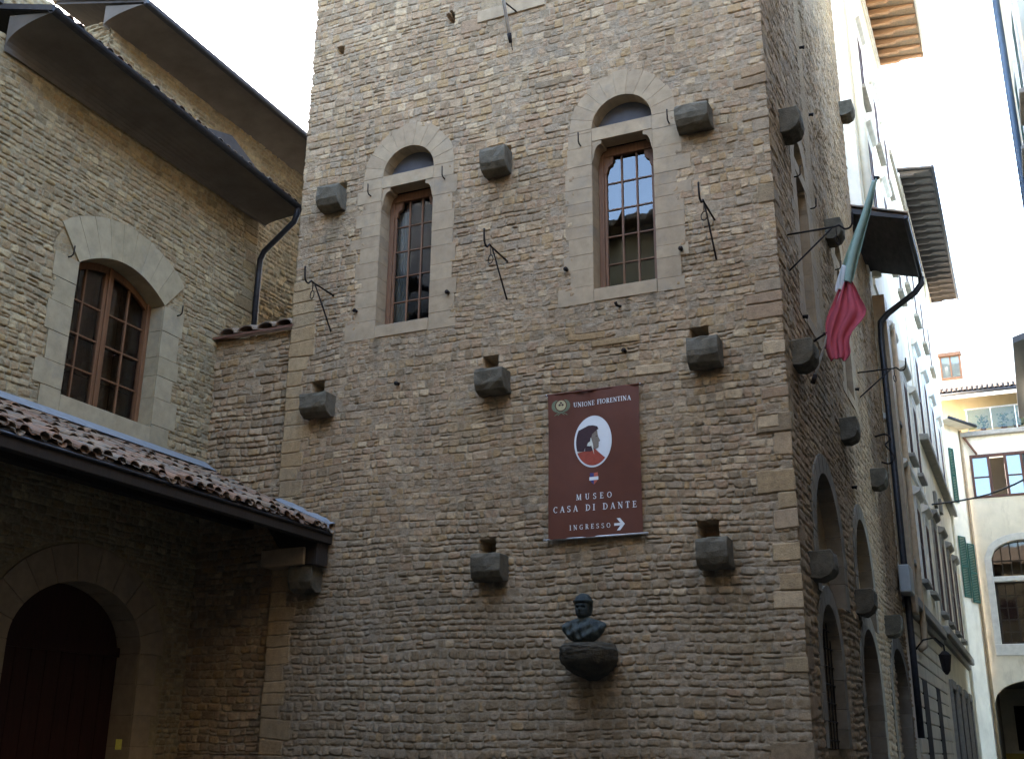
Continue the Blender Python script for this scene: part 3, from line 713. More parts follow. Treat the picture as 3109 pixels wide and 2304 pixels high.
# ================================================================== IRON BRACKETS ON THE TOWER
def iron_bracket(F, u, v, label, drop=.72, reach=.72):
    o = thing('iron_bracket', label, 'iron bracket', F.p(u, v, 0), 'old iron rod brackets on the tower')
    hk = [F.p(u, v, -.05), F.p(u, v, reach-.06), F.p(u, v+.015, reach+.0), F.p(u, v-.03, reach+.045), F.p(u, v-.07, reach+.09), F.p(u, v-.06, reach+.16), F.p(u, v+.0, reach+.2), F.p(u, v+.06, reach+.21), F.p(u, v+.21, reach+.22)]
    MB().tube(hk[:2]+curve_pts(hk[2:], 4), .0165, 7).build('arm', M['iron'], o, smooth=True)
    MB().tube([F.p(u, v-drop, -.05), F.p(u, v-drop+.02, .02), F.p(u, v-.02, reach-.12)], [.03, .016, .014], 7).build('strut', M['iron'], o, smooth=True)
    r = MB(); r.tube([F.p(u, v, reach-.05), F.p(u, v-.15, reach-.05)], .009, 6); rc = F.p(u, v-.24, reach-.05)
    r.ring(rc, .075, .011, tuple(F.u*.75+F.n*.3), (0, 0, 1)); r.build('ring', M['iron'], o, smooth=True)
    return o
iron_bracket(FA, -11.04, 9.61, 'rusty iron bracket with hook and ring at the tower corner beside the link wall')
iron_bracket(FA, -7.47, 9.66, 'rusty iron bracket with hook and ring midway between the two arched windows')
iron_bracket(FA, -3.80, 9.73, 'rusty iron bracket with hook and ring between right arched window and lane corner')
iron_bracket(FB, 16.95, 9.7, 'iron bracket over the lane beside the flag, nearer the tower front', .65, .85)
iron_bracket(FB, 24.95, 9.82, 'iron bracket over the lane in front of the dark downpipe', .6, .85)

# ================================================================== FLAGPOLES
fp = thing('flagpole', 'bare white flagpole with dark cap leaning out above the arched windows', 'flagpole', (-7.43, 16, 14.25))
MB().tube([(-7.43, 15.9, 14.15), (-7.53, 14.6, 17.4)], .033, 10).build('pole', M['pole'], fp, smooth=True)
MB().tube([(-7.427, 15.93, 14.06), (-7.432, 15.87, 14.22)], [.03, .045], 10).build('cap', M['iron'], fp, smooth=True)
MB().tube([(-7.30, 16.03, 14.72), (-7.45, 15.70, 14.80), (-7.50, 15.62, 14.86)], .016, 6).build('bracket', M['iron'], fp, smooth=True)
MB().tube([(-7.42, 15.9, 14.12), (-7.41, 16.0, 13.9), (-7.40, 16.03, 13.75)], .008, 5).build('stay', M['iron'], fp)

fl = thing('flag', 'furled green white and red flag on a pole over the lane', 'flag', (-2.8, 18.08, 7.55))
def pp(t): return Vector((-2.75+1.30*t, 18.08, 7.57+3.42*t))
MB().tube([pp(-.01), pp(1.0)], .022, 9).build('pole', M['pole'], fl, smooth=True)
MB().tube([pp(-.03), pp(.012)], .04, 9).build('cap', M['iron'], fl, smooth=True)
MB().tube([pp(1.0), pp(1.012)], [.03, .055], 9).build('finial', M['gutter'], fl, smooth=True)
MB().tube([(-2.9, 18.3, 8.2), (-2.55, 18.14, 8.32), pp(.22)], [.02, .018, .03], 7).build('bracket', M['iron'], fl, smooth=True)
def cloth(name, mat, rows, folds, seed, th=.0):
    # rows: (centre point, half width, lateral direction) gathered cloth wrapped loosely about the pole
    rnd = random.Random(seed); n = 28; vs = []
    for (c, hw, dep, ph) in rows:
        for k in range(n+1):
            s = -1+2*k/n; a = s*pi*folds+ph
            vs.append((c[0]+s*hw+.25*dep*sin(a*1.7+.5), c[1]+dep*cos(a)-dep*.4, c[2]+.03*sin(s*3+ph)))
    fs = [(j*(n+1)+k, j*(n+1)+k+1, (j+1)*(n+1)+k+1, (j+1)*(n+1)+k) for j in range(len(rows)-1) for k in range(n)]
    m = MB().add(vs, fs); o = m.build(name, mat, fl, smooth=True)
    sm = o.modifiers.new('thick', 'SOLIDIFY'); sm.thickness = .006
    ss = o.modifiers.new('soft', 'SUBSURF'); ss.levels = 1; ss.render_levels = 1
    return o
g = []
for t, hw, dx in ((.985, .030, .0), (.93, .045, .01), (.85, .075, .02), (.76, .085, .015), (.67, .095, .01), (.58, .11, .01), (.50, .11, .03), (.455, .10, .06)):
    c = pp(t); g.append(((c.x+dx, c.y-.02, c.z), hw, .07+.2*hw, t*5))
cloth('green_stripe', M['flaggreen'], g, 1.4, 1)
wr = []
for t, hw, dx in ((.56, .09, -.06), (.50, .12, -.03), (.455, .10, -.04), (.43, .08, -.02)):
    c = pp(t); wr.append(((c.x+dx, c.y+.02, c.z), hw, .06, t*7))
cloth('white_stripe', M['flagwhite'], wr, 1.2, 2)
rd = []
for (x, zz, hw, ph) in ((-2.09, 9.20, .05, 0), (-2.10, 9.05, .13, .3), (-2.13, 8.80, .22, .6), (-2.13, 8.62, .33, .9), (-2.20, 8.45, .30, 1.2), (-2.30, 8.28, .20, 1.5), (-2.34, 8.08, .19, 1.8), (-2.30, 7.92, .20, 2.1), (-2.32, 7.80, .12, 2.4)):
    rd.append(((x, 18.05, zz), hw*1.08, .05, ph))
cloth('red_stripe', M['flagred'], rd, 2.6, 3)
# ================================================================== CHAPEL
XC = -13.785
chapel = thing('chapel', 'rough stone chapel with arched brown window, coved eave and dark gutter', 'chapel', (-16, 12, 0))
WY0, WY1, WS, WSP, WCR = 12.49, 14.59, 6.99, 9.31, 9.70   # window: sides, sill, springing, crown
U, V = gridUV(6.0, 17.07, .2, 12.42, .019, .0125)
st = masonry_field(U, V, 51, (.078, .15), (.085, .32), np.full(U.shape, .4), (.002, .007), .52)
H, tone, mort, Uw, Vw = st
rng = np.random.RandomState(9); z = 5.5
while z < 12.2:
    hh = rng.uniform(.15, .3)
    if rng.rand() < .6: put_block(st, 17.07-rng.uniform(.25, .6), 18, z, z+hh, int(z*33), .018, .1+.6*rng.rand())
    z += hh
def chap_open(U, V, g=0):
    c = (WY0+WY1)/2; hw = (WY1-WY0)/2; x = np.clip(np.abs(U-c)/hw, 0, 1)
    return (np.abs(U-c) < hw+g) & (V > WS-g) & (V < WSP+(WCR-WSP)*(1-x**2)+g)
nr = ((np.abs(U-13.54) < 1.05+.42) & (V > WS-.28) & (V < WSP+.1)) | ((V >= WSP) & (((U-13.54)/1.62)**2+((V-WSP)/1.08)**2 < 1))
H[nr] = np.minimum(H[nr], -.015)
DO = (12.15, 14.95, .1, 3.1, 4.12)
near = arch(U, V, 11.5, 15.6, .1, 3.3, 4.75); H[near] = .0; tone[near] = .86; mort[near] *= .4
P = wallpos(FC, U, V, H); keep = np.ones((P.shape[0]-1, P.shape[1]-1), bool)
uc, vc = cellc(U), cellc(V); keep &= ~chap_open(uc, vc); keep &= ~arch(uc, vc, *DO)
strip = P[:, -1:].copy(); strip[..., 0] -= 2.5; P = np.concatenate([P, strip], 1)
cc2 = lambda a: np.concatenate([a, a[:, -1:]], 1)
keep = np.concatenate([keep, np.ones((keep.shape[0], 1), bool)], 1)
grid_mesh('wall', M['chapel'], chapel, P, keep, cc2(tone), cc2(mort))

# window with dressed surround
s = MB(); cw = (WY0+WY1)/2; hwc = (WY1-WY0)/2; rnd = random.Random(3)
for side in (-1, 1):
    v = WS-.30; k = 0
    while v < WSP-.02:
        hh = min(rnd.choice((.36, .42, .5)), WSP-v+.0) if v+.3 < WSP else WSP-v
        wd = rnd.choice((.52, .6)) if k % 2 else rnd.choice((.42, .46))
        a, b = (cw+hwc, cw+hwc+wd) if side > 0 else (cw-hwc-wd, cw-hwc)
        s.box(FC, a, b, v+.003, v+hh-.003, -.42, .02+.004*(k % 2)); v += hh; k += 1
N = 9
def crv(x): return WSP+(WCR-WSP)*(1-x*x)
for i in range(N):
    x0 = -1+2*i/N; x1 = -1+2*(i+1)/N; lo = [(cw+hwc*(x0+(x1-x0)*k/4), crv(x0+(x1-x0)*k/4)) for k in range(5)]
    def outp(x):
        a = x*.62; return (cw+hwc*x*1.0+.80*sin(a)*1.0, crv(x)+.72*cos(a)*(1 if abs(x) < .95 else .93))
    s.prism(FC, [(u, v+.002) for u, v in lo]+[outp(x1-.002), outp((x0+x1)/2), outp(x0+.002)], -.42, .022)
cwin = s.build('window', M['ashlar_pale'], chapel, bevel=.003)
MB().box(FC, cw-hwc+.003, cw+hwc-.003, WS-.3, WS-.004, -.40, .03).build('window_sill', M['ashlar_pale'], cwin, bevel=.008)
f = MB(); D0, D1 = -.42, -.34
def topat(u): return crv(min(1, max(-1, (u-cw)/hwc)))-.01
ys = [WY0+.01, WY0+.10, cw-.09, cw+.09, WY1-.10, WY1-.01]
for a, b in ((ys[0], ys[1]), (ys[4], ys[5])): f.prism(FC, [(a, WS), (b, WS), (b, topat(b)), (a, topat(a))], D0, D1+.05)
for a, b in ((cw-.10, cw-.01), (cw+.01, cw+.10)): f.prism(FC, [(a, WS), (b, WS), (b, topat(b)), (a, topat(a))], D0, D1)
f.box(FC, cw-.035, cw+.035, WS, topat(cw), D1, D1+.03)
f.prism(FC, [(WY0+.1+1.9*k/12, topat(WY0+.1+1.9*k/12)-.13) for k in range(13)]+[(WY1-.1-1.9*k/12, topat(WY1-.1-1.9*k/12)) for k in range(13)], D0+.005, D1+.005)
f.box(FC, WY0+.1, WY1-.1, WS, WS+.09, D0+.004, D1+.004)
for a, b in ((ys[1], cw-.10), (cw+.10, ys[4])):
    m_ = (a+b)/2; f.prism(FC, [(m_-.018, WS+.05), (m_+.018, WS+.05), (m_+.018, topat(m_)-.1), (m_-.018, topat(m_)-.1)], D0+.02, D1-.01)
    for k in range(1, 4):
        vv = WS+.09+(WSP+.12-WS-.09)*k/4; f.box(FC, a, b, vv-.016, vv+.016, D0+.022, D1-.012)
f.build('window_frame', M['chapel_frame'], cwin, bevel=.004)
g = MB(); pts = [(WY0+.05, WS+.03), (WY1-.05, WS+.03)]+[(WY1-.05-(2.0)*k/12, topat(WY1-.05-2.0*k/12)-.05) for k in range(13)]
g.add([FC.p(u, v, -.385) for u, v in pts], [tuple(range(len(pts)))]); g.build('glass', M['glass'], cwin, recalc=False)
g = MB(); rr = random.Random(6)
for j in range(4):
    for i in range(4):
        u0 = WY0+.02+(2.06)*i/4; g.box(FC, u0+.01, u0+.50, WS+.65*j+.01, WS+.65*j+.63, -.60, -.52-rr.uniform(0, .03))
g.box(FC, WY0-.2, WY1+.2, WS-.2, WCR+.2, -.75, -.62)
g.build('inner_shutter', M['innerwood'], cwin)
# hooks beside the window
for u, v in ((12.24, 9.3), (14.93, 9.24)):
    MB().tube([FC.p(u, v, -.02), FC.p(u, v, .09), FC.p(u, v+.03, .13), FC.p(u, v+.18, .14)], .013, 6).build('hook', M['iron'], chapel, smooth=True)

# arched doorway under the porch
d = MB(); d.box(FC, 12.1, 15.0, 0, 4.2, -.95, -.5)
for k in range(9): d.box(FC, 12.16+.31*k, 12.16+.31*k+.295, .1, 3.05, -.5, -.46)
d.box(FC, 12.15, 14.95, 3.05, 3.2, -.5, -.42)
door = d.build('door', M['door'], chapel)
MB().box(FC, 14.28, 14.32, 1.0, 1.25, -.46, -.40).build('handle', M['iron'], door)
s = MB(); c0 = (DO[0]+DO[1])/2; h0 = (DO[1]-DO[0])/2; n = 11
def darch(x): return DO[3]+(DO[4]-DO[3])*math.sqrt(max(0, 1-abs(x)**1.9))
for side in (-1, 1):
    for k in range(6):
        v = .1+.5*k; a, b = (c0+h0, c0+h0+(.55, .42)[k % 2]) if side > 0 else (c0-h0-(.55, .42)[k % 2], c0-h0)
        s.box(FC, a, b, v+.003, v+.497, -.5, .035)
for i in range(n):
    t0, t1 = pi*i/n+.004, pi*(i+1)/n-.004; pts = []
    for k in range(4):
        t = t0+(t1-t0)*k/3; x = -cos(t); pts.append((c0+h0*x, darch(x)))
    for k in range(4):
        t = t1-(t1-t0)*k/3; x = -cos(t); pts.append((c0+(h0+.55)*x, DO[3]+(DO[4]-DO[3]+.6)*math.sqrt(max(0, 1-abs(x)**1.9))+.001))
    s.prism(FC, pts, -.5, .036)
s.build('door_surround', M['ashlar'], chapel, bevel=.006)
# eave: cove, gutter, roof
GX = -12.75; y0, y1 = 10.35, 17.22; z0, z1 = 12.49, 12.20
def eav(y): return z0+(z1-z0)*(y-y0)/(y1-y0)
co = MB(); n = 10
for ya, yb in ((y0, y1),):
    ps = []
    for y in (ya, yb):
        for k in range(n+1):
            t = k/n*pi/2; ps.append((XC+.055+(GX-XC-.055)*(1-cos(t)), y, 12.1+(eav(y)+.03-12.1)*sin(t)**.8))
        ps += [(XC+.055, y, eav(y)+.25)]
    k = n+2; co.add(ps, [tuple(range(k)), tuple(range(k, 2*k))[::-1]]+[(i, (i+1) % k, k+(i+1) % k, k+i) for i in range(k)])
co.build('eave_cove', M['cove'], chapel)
m = MB(); ps = []
for y in (y0-.05, y1):
    for a in range(9):
        t = pi+pi*a/8; ps.append((GX+.02+.085*cos(t), y, eav(y)+.06+.085*sin(t)))
    for a in range(9):
        t = 2*pi-pi*a/8; ps.append((GX+.02+.075*cos(t), y, eav(y)+.062+.075*sin(t)))
k = 18; m.add(ps, [tuple(range(k)), tuple(range(k, 2*k))[::-1]]+[(i, (i+1) % k, k+(i+1) % k, k+i) for i in range(k)])
m.build('gutter', M['gutter'], chapel, smooth=False)
m = MB(); ps = []
for y in (y0, y1):
    e = eav(y); ps += [(GX-.06, y, e+.05), (GX-.06, y, e+.11), (-17.2, y, e+1.55), (-17.2, y, e+1.45)]
m.add(ps, [(0, 1, 2, 3), (7, 6, 5, 4)]+[(i, (i+1) % 4, 4+(i+1) % 4, 4+i) for i in range(4)]); m.build('roof', M['soffitwood'], chapel)
t = MB(); rr = random.Random(14); sl = 1.44/4.45
for k in range(31):
    y = y0+.12+.222*k; e = eav(y)
    for j in range(11):
        x = GX-.0-.37*j+rr.uniform(-.02, .02); zz = e+.115+.37*j*sl+rr.uniform(-.008, .02); yy = y+rr.uniform(-.012, .012)
        ps = []
        for (xx, zo, r) in ((x, 0, .088), (x-.42, .42*sl, .07)):
            for q in range(7):
                a = pi*q/6; ps.append((xx, yy+r*cos(a), zz+zo+.8*r*sin(a)))
            for q in range(7):
                a = pi-pi*q/6; ps.append((xx, yy+(r-.014)*cos(a), zz+zo+.8*(r-.014)*sin(a)))
        t.add(ps, [tuple(range(14)), tuple(range(14, 28))[::-1]]+[(i, (i+1) % 14, 14+(i+1) % 14, 14+i) for i in range(14)])
t.build('roof_tiles', M['tile'], chapel)
# rafters / verge boards at the near end of the roof
r = MB()
for k in range(4): r.box(FW, -13.9-.0, -12.9, 12.18-.02*k, 12.34-.02*k, 9.45-.32*k, 9.58-.32*k)
r.build('rafter_ends', M['soffitwood'], chapel)
m = MB(); m.add([(GX+.02, 10.3, 12.62), (GX+.02, 10.42, 12.62), (-17.2, 10.42, 14.06), (-17.2, 10.3, 14.06), (GX+.02, 10.3, 12.52), (GX+.02, 10.42, 12.52), (-17.2, 10.42, 13.96), (-17.2, 10.3, 13.96)],
                [(0, 1, 2, 3), (7, 6, 5, 4), (0, 4, 5, 1), (1, 5, 6, 2), (2, 6, 7, 3), (3, 7, 4, 0)]); m.build('verge', M['gutter'], chapel)
MB().box(FW, -16.8, XC-.6, 0, 12.3, 6, 6.4).box(FW, -17.2, -16.8, 0, 12.6, 6, 17.0).build('rear_wall', M['chapel'], chapel)
# corner downpipe with swan neck
MB().tube([(GX+.02, 16.95, 12.25), (GX+.02, 16.95, 12.08), (GX-.06, 16.97, 11.92), (XC+.2, 17.08, 11.45), (XC+.08, 17.12, 11.30), (XC+.06, 17.13, 11.0), (XC+.06, 17.13, 9.0)], .062, 10).build('downpipe', M['gutter'], chapel, smooth=True)
# small dark lead-covered dormer on the slope
m = MB(); pr = [(15.3, 13.1), (15.45, 13.72), (16.5, 14.05), (18.0, 13.5), (18.0, 13.1)]
m.prism(Frame((-14.25, 0, 0), (0, 1, 0), (1, 0, 0)), [(u, v) for u, v in pr], -.6, 0); m.build('dormer', M['gutter'], chapel, bevel=.01)

# ================================================================== CHURCH BEHIND (taller block)
XE = -15.0
church = thing('church_block', 'taller stone church block with deep blue-grey eave behind the chapel roof', 'church', (-16, 20, 0))
U, V = gridUV(13.52, 31, 8.5, 15.2, .03, .022)
st = masonry_field(U, V, 71, (.07, .15), (.1, .36), np.full(U.shape, .4), (.004, .011))
H, tone, mort = st[:3]
P = wallpos(Frame((XE, 0, 0), (0, 1, 0), (1, 0, 0)), U, V, H)
grid_mesh('wall', M['chapel'], church, P, np.ones((P.shape[0]-1, P.shape[1]-1), bool), tone, mort)
U, V = gridUV(-16.5, XE+.02, 8.5, 16.5, .025, .022)
st = masonry_field(U, V, 73, (.08, .15), (.1, .36), np.full(U.shape, .4)); H, tone, mort = st[:3]
P = wallpos(Frame((0, 13.52, 0), (1, 0, 0), (0, -1, 0)), U, V, H)
grid_mesh('end_wall', M['chapel'], church, P, cellc(V) < 15.15-.1*(cellc(U)-XE), tone, mort)
U, V = gridUV(3.5, 13.5, 11, 15.75, .035, .025)
st = masonry_field(U, V, 75, (.08, .15), (.1, .36), np.full(U.shape, .4)); H, tone, mort = st[:3]
P = wallpos(Frame((-16.35, 0, 0), (0, 1, 0), (1, 0, 0)), U, V, H)
grid_mesh('nave_wall', M['chapel'], church, P, np.ones((P.shape[0]-1, P.shape[1]-1), bool), tone, mort)
EX = -14.0
m = MB(); m.prism(Frame((0, 0, 0), (1, 0, 0), (0, 1, 0)), [(EX, 15.17), (EX, 15.25), (-16.4, 15.95), (-16.4, 15.85)], 13.34, 31); m.build('roof', M['soffitwood'], church)
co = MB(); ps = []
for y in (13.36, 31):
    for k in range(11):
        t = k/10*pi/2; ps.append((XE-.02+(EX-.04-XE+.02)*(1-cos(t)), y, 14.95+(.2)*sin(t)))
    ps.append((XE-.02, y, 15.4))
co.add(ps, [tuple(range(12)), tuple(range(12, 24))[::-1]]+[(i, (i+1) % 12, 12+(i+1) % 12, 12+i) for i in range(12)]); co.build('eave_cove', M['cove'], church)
m = MB(); m.box(FW, EX-.04, EX+.1, 15.10, 15.24, 13.34, 31); m.build('gutter', M['gutter'], church, bevel=.03)
t = MB()
for j in range(7):
    x = EX-.05-.36*j; zz = 15.24+.36*j*.29
    ps = []
    for (xx, zo) in ((x, 0), (x-.42, .13)):
        for q in range(7):
            a = pi*q/6; ps.append((xx, 13.40+.09*cos(a), zz+zo+.075*sin(a)))
    t.add(ps, [(i, i+1, 8+i, 7+i) for i in range(6)])
t.build('verge_tiles', M['tile'], church)
MB().box(FW, -19, XE-.03, 0, 15.1, 13.6, 31).box(FW, -19, -16.4, 0, 15.7, 3.5, 13.6).build('rear_wall', M['chapel'], church)

# ================================================================== LINK WALL
link = thing('link_wall', 'short stone wall capped with terracotta tiles linking chapel to tower', 'wall', (-12.85, 16.3, 0))
U, V = gridUV(XC-.05, XL+.05, .2, 9.12, .016, .0109)
st = masonry_field(U, V, 91, (.085, .165), (.1, .36), np.full(U.shape, .25), (.002, .007)); H, tone, mort = st[:3]
P = wallpos(Frame((0, 16.15, 0), (1, 0, 0), (0, -1, 0)), U, V, H-.01)
grid_mesh('wall_face', M['tower'], link, P, np.ones((P.shape[0]-1, P.shape[1]-1), bool), tone, mort)
MB().box(FW, XC-.2, XL+.03, 0, 9.1, 16.22, 16.6).build('wall_core', M['chapel'], link)
m = MB(); m.add([(XC-.02, 15.98, 9.13), (XL+.02, 15.98, 9.13), (XL+.02, 16.75, 9.42), (XC-.02, 16.75, 9.42), (XC-.02, 15.98, 9.17), (XL+.02, 15.98, 9.17), (XL+.02, 16.75, 9.46), (XC-.02, 16.75, 9.46)],
                [(0, 1, 2, 3), (7, 6, 5, 4), (0, 4, 5, 1), (1, 5, 6, 2), (2, 6, 7, 3), (3, 7, 4, 0)]); m.build('coping', M['rust'], link)
def coppo(x, lab):
    ps = []; n = 9
    for (yy, zz, r) in ((15.95, 9.185, .19), (16.72, 9.475, .16)):
        for q in range(n):
            a = pi*q/(n-1); ps.append((x+r*cos(a), yy, zz+.62*r*sin(a)))
        for q in range(n):
            a = pi-pi*q/(n-1); ps.append((x+(r-.022)*cos(a), yy, zz-.005+.62*(r-.022)*sin(a)))
    k = 2*n; return MB().add(ps, [tuple(range(k)), tuple(range(k, 2*k))[::-1]]+[(i, (i+1) % k, k+(i+1) % k, k+i) for i in range(k)]).build('cap_tile', M['tile'], link, smooth=False)
for x in (-13.42, -12.98, -12.52, -12.10): coppo(x, '')

# ================================================================== PORCH
porch = thing('porch', 'lean-to porch roof of mossy terracotta tiles below the chapel window', 'porch', (-12.3, 11, 0))
PX, PZ, WZ = -10.74, 5.16, 6.50; ps_ = (WZ-PZ)/(XC-PX)     # slope dz/dx
def rz(x): return PZ+(x-PX)*ps_
m = MB(); m.prism(Frame((0, 0, 0), (1, 0, 0), (0, 1, 0)), [(PX+.02, PZ-.06), (PX+.02, PZ-.01), (XC+.03, WZ-.03), (XC+.03, WZ-.10)], 5.5, 15.97); m.build('roof_deck', M['darkwood'], porch)
t = MB(); rr = random.Random(21); sl = -ps_
ny = 47
for k in range(ny):
    y = 5.62+.222*k+rr.uniform(-.015, .015)
    for j in range(9):
        for kind in (0, 1):
            x = PX+.08-.365*j+rr.uniform(-.10, .06)-(.0 if kind else .02); yy = y+(.111 if kind else 0)+rr.uniform(-.02, .02)
            zb = rz(x)+.035*kind+rr.uniform(-.006, .016); r0, r1 = (.098, .078) if kind else (.085, .1)
            tw = rr.uniform(-.035, .035); lift = rr.uniform(0, .045)*(rr.random() < .6)
            ps = []
            for (xx, zo, r, dy) in ((x, lift, r0, 0), (x-.44, .44*sl, r1, tw)):
                for q in range(7):
                    a = pi*q/6; sg = 1 if kind else -1
                    ps.append((xx, yy+dy+r*cos(a), zb+zo+.045*(1-kind)+sg*.78*r*sin(a)))
                for q in range(7):
                    a = pi-pi*q/6; ps.append((xx, yy+dy+(r-.016)*cos(a), zb+zo+.045*(1-kind)+sg*.78*(r-.016)*sin(a)))
            if y > 15.88: continue
            t.add(ps, [tuple(range(14)), tuple(range(14, 28))[::-1]]+[(i, (i+1) % 14, 14+(i+1) % 14, 14+i) for i in range(14)])
t.build('roof_tiles', M['tile'], porch, jitter=.003)
MB().box(FW, PX-.10, PX+.04, PZ-.24, PZ-.065, 5.5, 15.95).build('eave_beam', M['darkwood'], porch, bevel=.01)
MB().tube([(PX+.06, 5.5, PZ-.07), (PX+.06, 15.9, PZ-.07)], .022, 6).build('drip_edge', M['gutter'], porch, smooth=True)
rf = 0
for k in range(13):
    y = 6.0+.8*k
    MB().prism(Frame((0, 0, 0), (1, 0, 0), (0, 1, 0)), [(PX+.0, PZ-.22), (PX+.0, PZ-.075), (XC+.04, WZ-.115), (XC+.04, WZ-.26)], y, y+.11).build('rafter', M['darkwood'], porch)
MB().box(FW, XC+1.2, XC+1.4, 5.3, 5.55, 5.5, 15.95).build('purlin', M['darkwood'], porch)
MB().prism(Frame((0, 0, 0), (1, 0, 0), (0, 1, 0)), [(PX-.03, 5.10), (PX-.02, 4.52), (PX-.28, 4.55), (PX-.8, 4.83), (PX-1.2, 5.35)], 15.62, 15.95).build('bracket', M['darkwood'], porch, bevel=.02)
fm = MB(); fm.add([(XC+.01, y, z) for y in (5.5, 16.1) for z in (WZ-.05,)]+[(XC+.34, y, rz(XC+.34)+.145) for y in (5.5, 16.1)]+[(XC+.04, y, WZ+.2) for y in (5.5, 16.1)], [(4, 5, 3, 2), (0, 1, 3, 2), (0, 4, 5, 1)])
fo = fm.build('flashing', M['lead'], porch)
# sloping pale flashing against the tower
fm = MB(); n = 12; A = []
rr = random.Random(5)
for k in range(n+1):
    x = XL+.02+(PX+.06-XL-.02)*k/n; A += [(x, 15.985, rz(x)+.17+rr.uniform(-.02, .02)), (x, 15.80, rz(x)+.12), (x, 15.79, rz(x)+.05)]
fm.add(A, [(3*k, 3*k+1, 3*k+4, 3*k+3) for k in range(n)]+[(3*k+1, 3*k+2, 3*k+5, 3*k+4) for k in range(n)]); fm.build('flashing', M['lead'], porch)
nt_ = MB().box(FC, 14.60, 14.74, 1.56, 1.72, .045, .05)
tag(nt_.build('notice', M['yellow']), 'small yellow notice fixed beside the dark arched door', 'notice')

# ================================================================== BANNER
ban = thing('banner', 'maroon museum banner with white lettering and oval portrait hung on the tower', 'banner', (-5.89, 15.95, 4.72))
BX0, BX1, BZ0, BZ1 = -6.657, -5.122, 4.725, 7.09
def wave(u, v):
    k = (u-BX0)/(BX1-BX0); t = (v-BZ0)/(BZ1-BZ0)
    return .012*sin(k*9+1.0)*(.3+t)+.010*sin(k*5-2*t*2+.5)+.012*sin(k*22+t*2)*max(0, t-.7)*3+.012*sin(k*17-t*3)*max(0, .25-t)*4+.008*sin(k*4+t*6)
def bp(u, v, o=0): return (u, 16-.10-wave(u, v)-o, v)
def bpanel(pts, o, name, mat, parent=ban, mb=None):
    # thin printed layer lying on the cloth: dense triangulated polygon
    b = mb or MB(); b.add([bp(u, v, o) for u, v in pts], [tuple(range(len(pts)))]); 
    return b
nx, nz = 48, 70
c = MB(); c.add([bp(BX0+(BX1-BX0)*i/nx, BZ0+(BZ1-BZ0)*j/nz) for j in range(nz+1) for i in range(nx+1)], [(j*(nx+1)+i, j*(nx+1)+i+1, (j+1)*(nx+1)+i+1, (j+1)*(nx+1)+i) for j in range(nz) for i in range(nx)])
c.build('cloth', M['cloth'], ban, smooth=True)
for zz, ex in ((BZ1, .05), (BZ0, .09)):
    MB().tube([(BX0-ex, 15.90, zz), (BX1+ex, 15.90, zz)], .016, 8).build('rod', M['gutter_pale'] if zz == BZ0 else M['cloth'], ban, smooth=True)
for x in (BX0-.03, BX1+.03):
    for zz in (BZ0, BZ1): MB().tube([(x, 16.05, zz+.0), (x, 15.88, zz)], .012, 6).build('peg', M['gutter_pale'], ban)
T_, t_ = .16, .075
def sf(x, y, w): return ('l', x-w/2, y, x+w/2, y, .06)
def st_(x, T=T_): return [('l', x, 0, x, 1, T), sf(x, .03, T+.2), sf(x, .97, T+.2)]
LET = {
 'I': (.36, st_(.18)), 'U': (.82, [('l', .2, 1, .2, .35, T_), ('l', .64, 1, .64, .35, t_), ('a', .42, .35, .22, .3, 180, 360, .12), sf(.2, .97, .34), sf(.64, .97, .28)]),
 'N': (.86, [('l', .18, 0, .18, 1, t_), ('l', .16, .98, .7, .02, T_), ('l', .7, 0, .7, 1, t_), sf(.18, .03, .28), sf(.12, .97, .22), sf(.7, .97, .28)]),
 'O': (.86, [('a', .43, .5, .33, .45, 0, 360, .135)]),
 'E': (.68, st_(.2)+[('l', .2, .96, .6, .96, t_), ('l', .2, .52, .5, .52, t_), ('l', .2, .04, .62, .04, t_), ('l', .59, .98, .59, .78, .06), ('l', .61, .02, .61, .24, .06), ('l', .5, .42, .5, .62, .05)]),
 'F': (.62, st_(.2)+[('l', .2, .96, .58, .96, t_), ('l', .2, .52, .48, .52, t_), ('l', .57, .98, .57, .76, .06), ('l', .48, .42, .48, .62, .05)]),
 'R': (.76, st_(.2)+[('a', .34, .74, .24, .22, -90, 90, .12), ('l', .2, .96, .34, .96, t_), ('l', .2, .52, .34, .52, t_), ('l', .38, .52, .66, .03, T_), sf(.66, .03, .18)]),
 'T': (.7, st_(.35)+[('l', .05, .96, .65, .96, t_), ('l', .06, .98, .06, .76, .06), ('l', .64, .98, .64, .76, .06)]),
 'A': (.8, [('l', .4, .98, .12, .02, t_), ('l', .4, .98, .68, .02, T_), ('l', .22, .34, .58, .34, .065), sf(.12, .03, .24), sf(.68, .03, .28)]),
 'M': (1.0, [('l', .16, 0, .2, 1, t_), ('l', .2, .98, .5, .05, T_), ('l', .5, .05, .8, .98, t_), ('l', .8, 1, .84, 0, T_), sf(.16, .03, .26), sf(.84, .03, .32), sf(.18, .97, .2), sf(.83, .97, .2)]),
 'S': (.6, [('a', .3, .74, .2, .21, 20, 270, .12), ('a', .3, .27, .21, .23, -160, 90, .13), ('l', .49, .98, .49, .76, .05), ('l', .1, .02, .1, .26, .05)]),
 'C': (.76, [('a', .44, .5, .33, .45, 50, 310, .13), ('l', .66, .98, .66, .72, .055)]),
 'D': (.84, st_(.2)+[('a', .32, .5, .42, .45, -90, 90, .13), ('l', .2, .95, .34, .95, t_), ('l', .2, .05, .34, .05, t_)]),
 'G': (.84, [('a', .44, .5, .33, .45, 50, 325, .13), ('l', .68, .05, .68, .42, .12), sf(.66, .42, .28), ('l', .66, .98, .66, .74, .055)]),
}
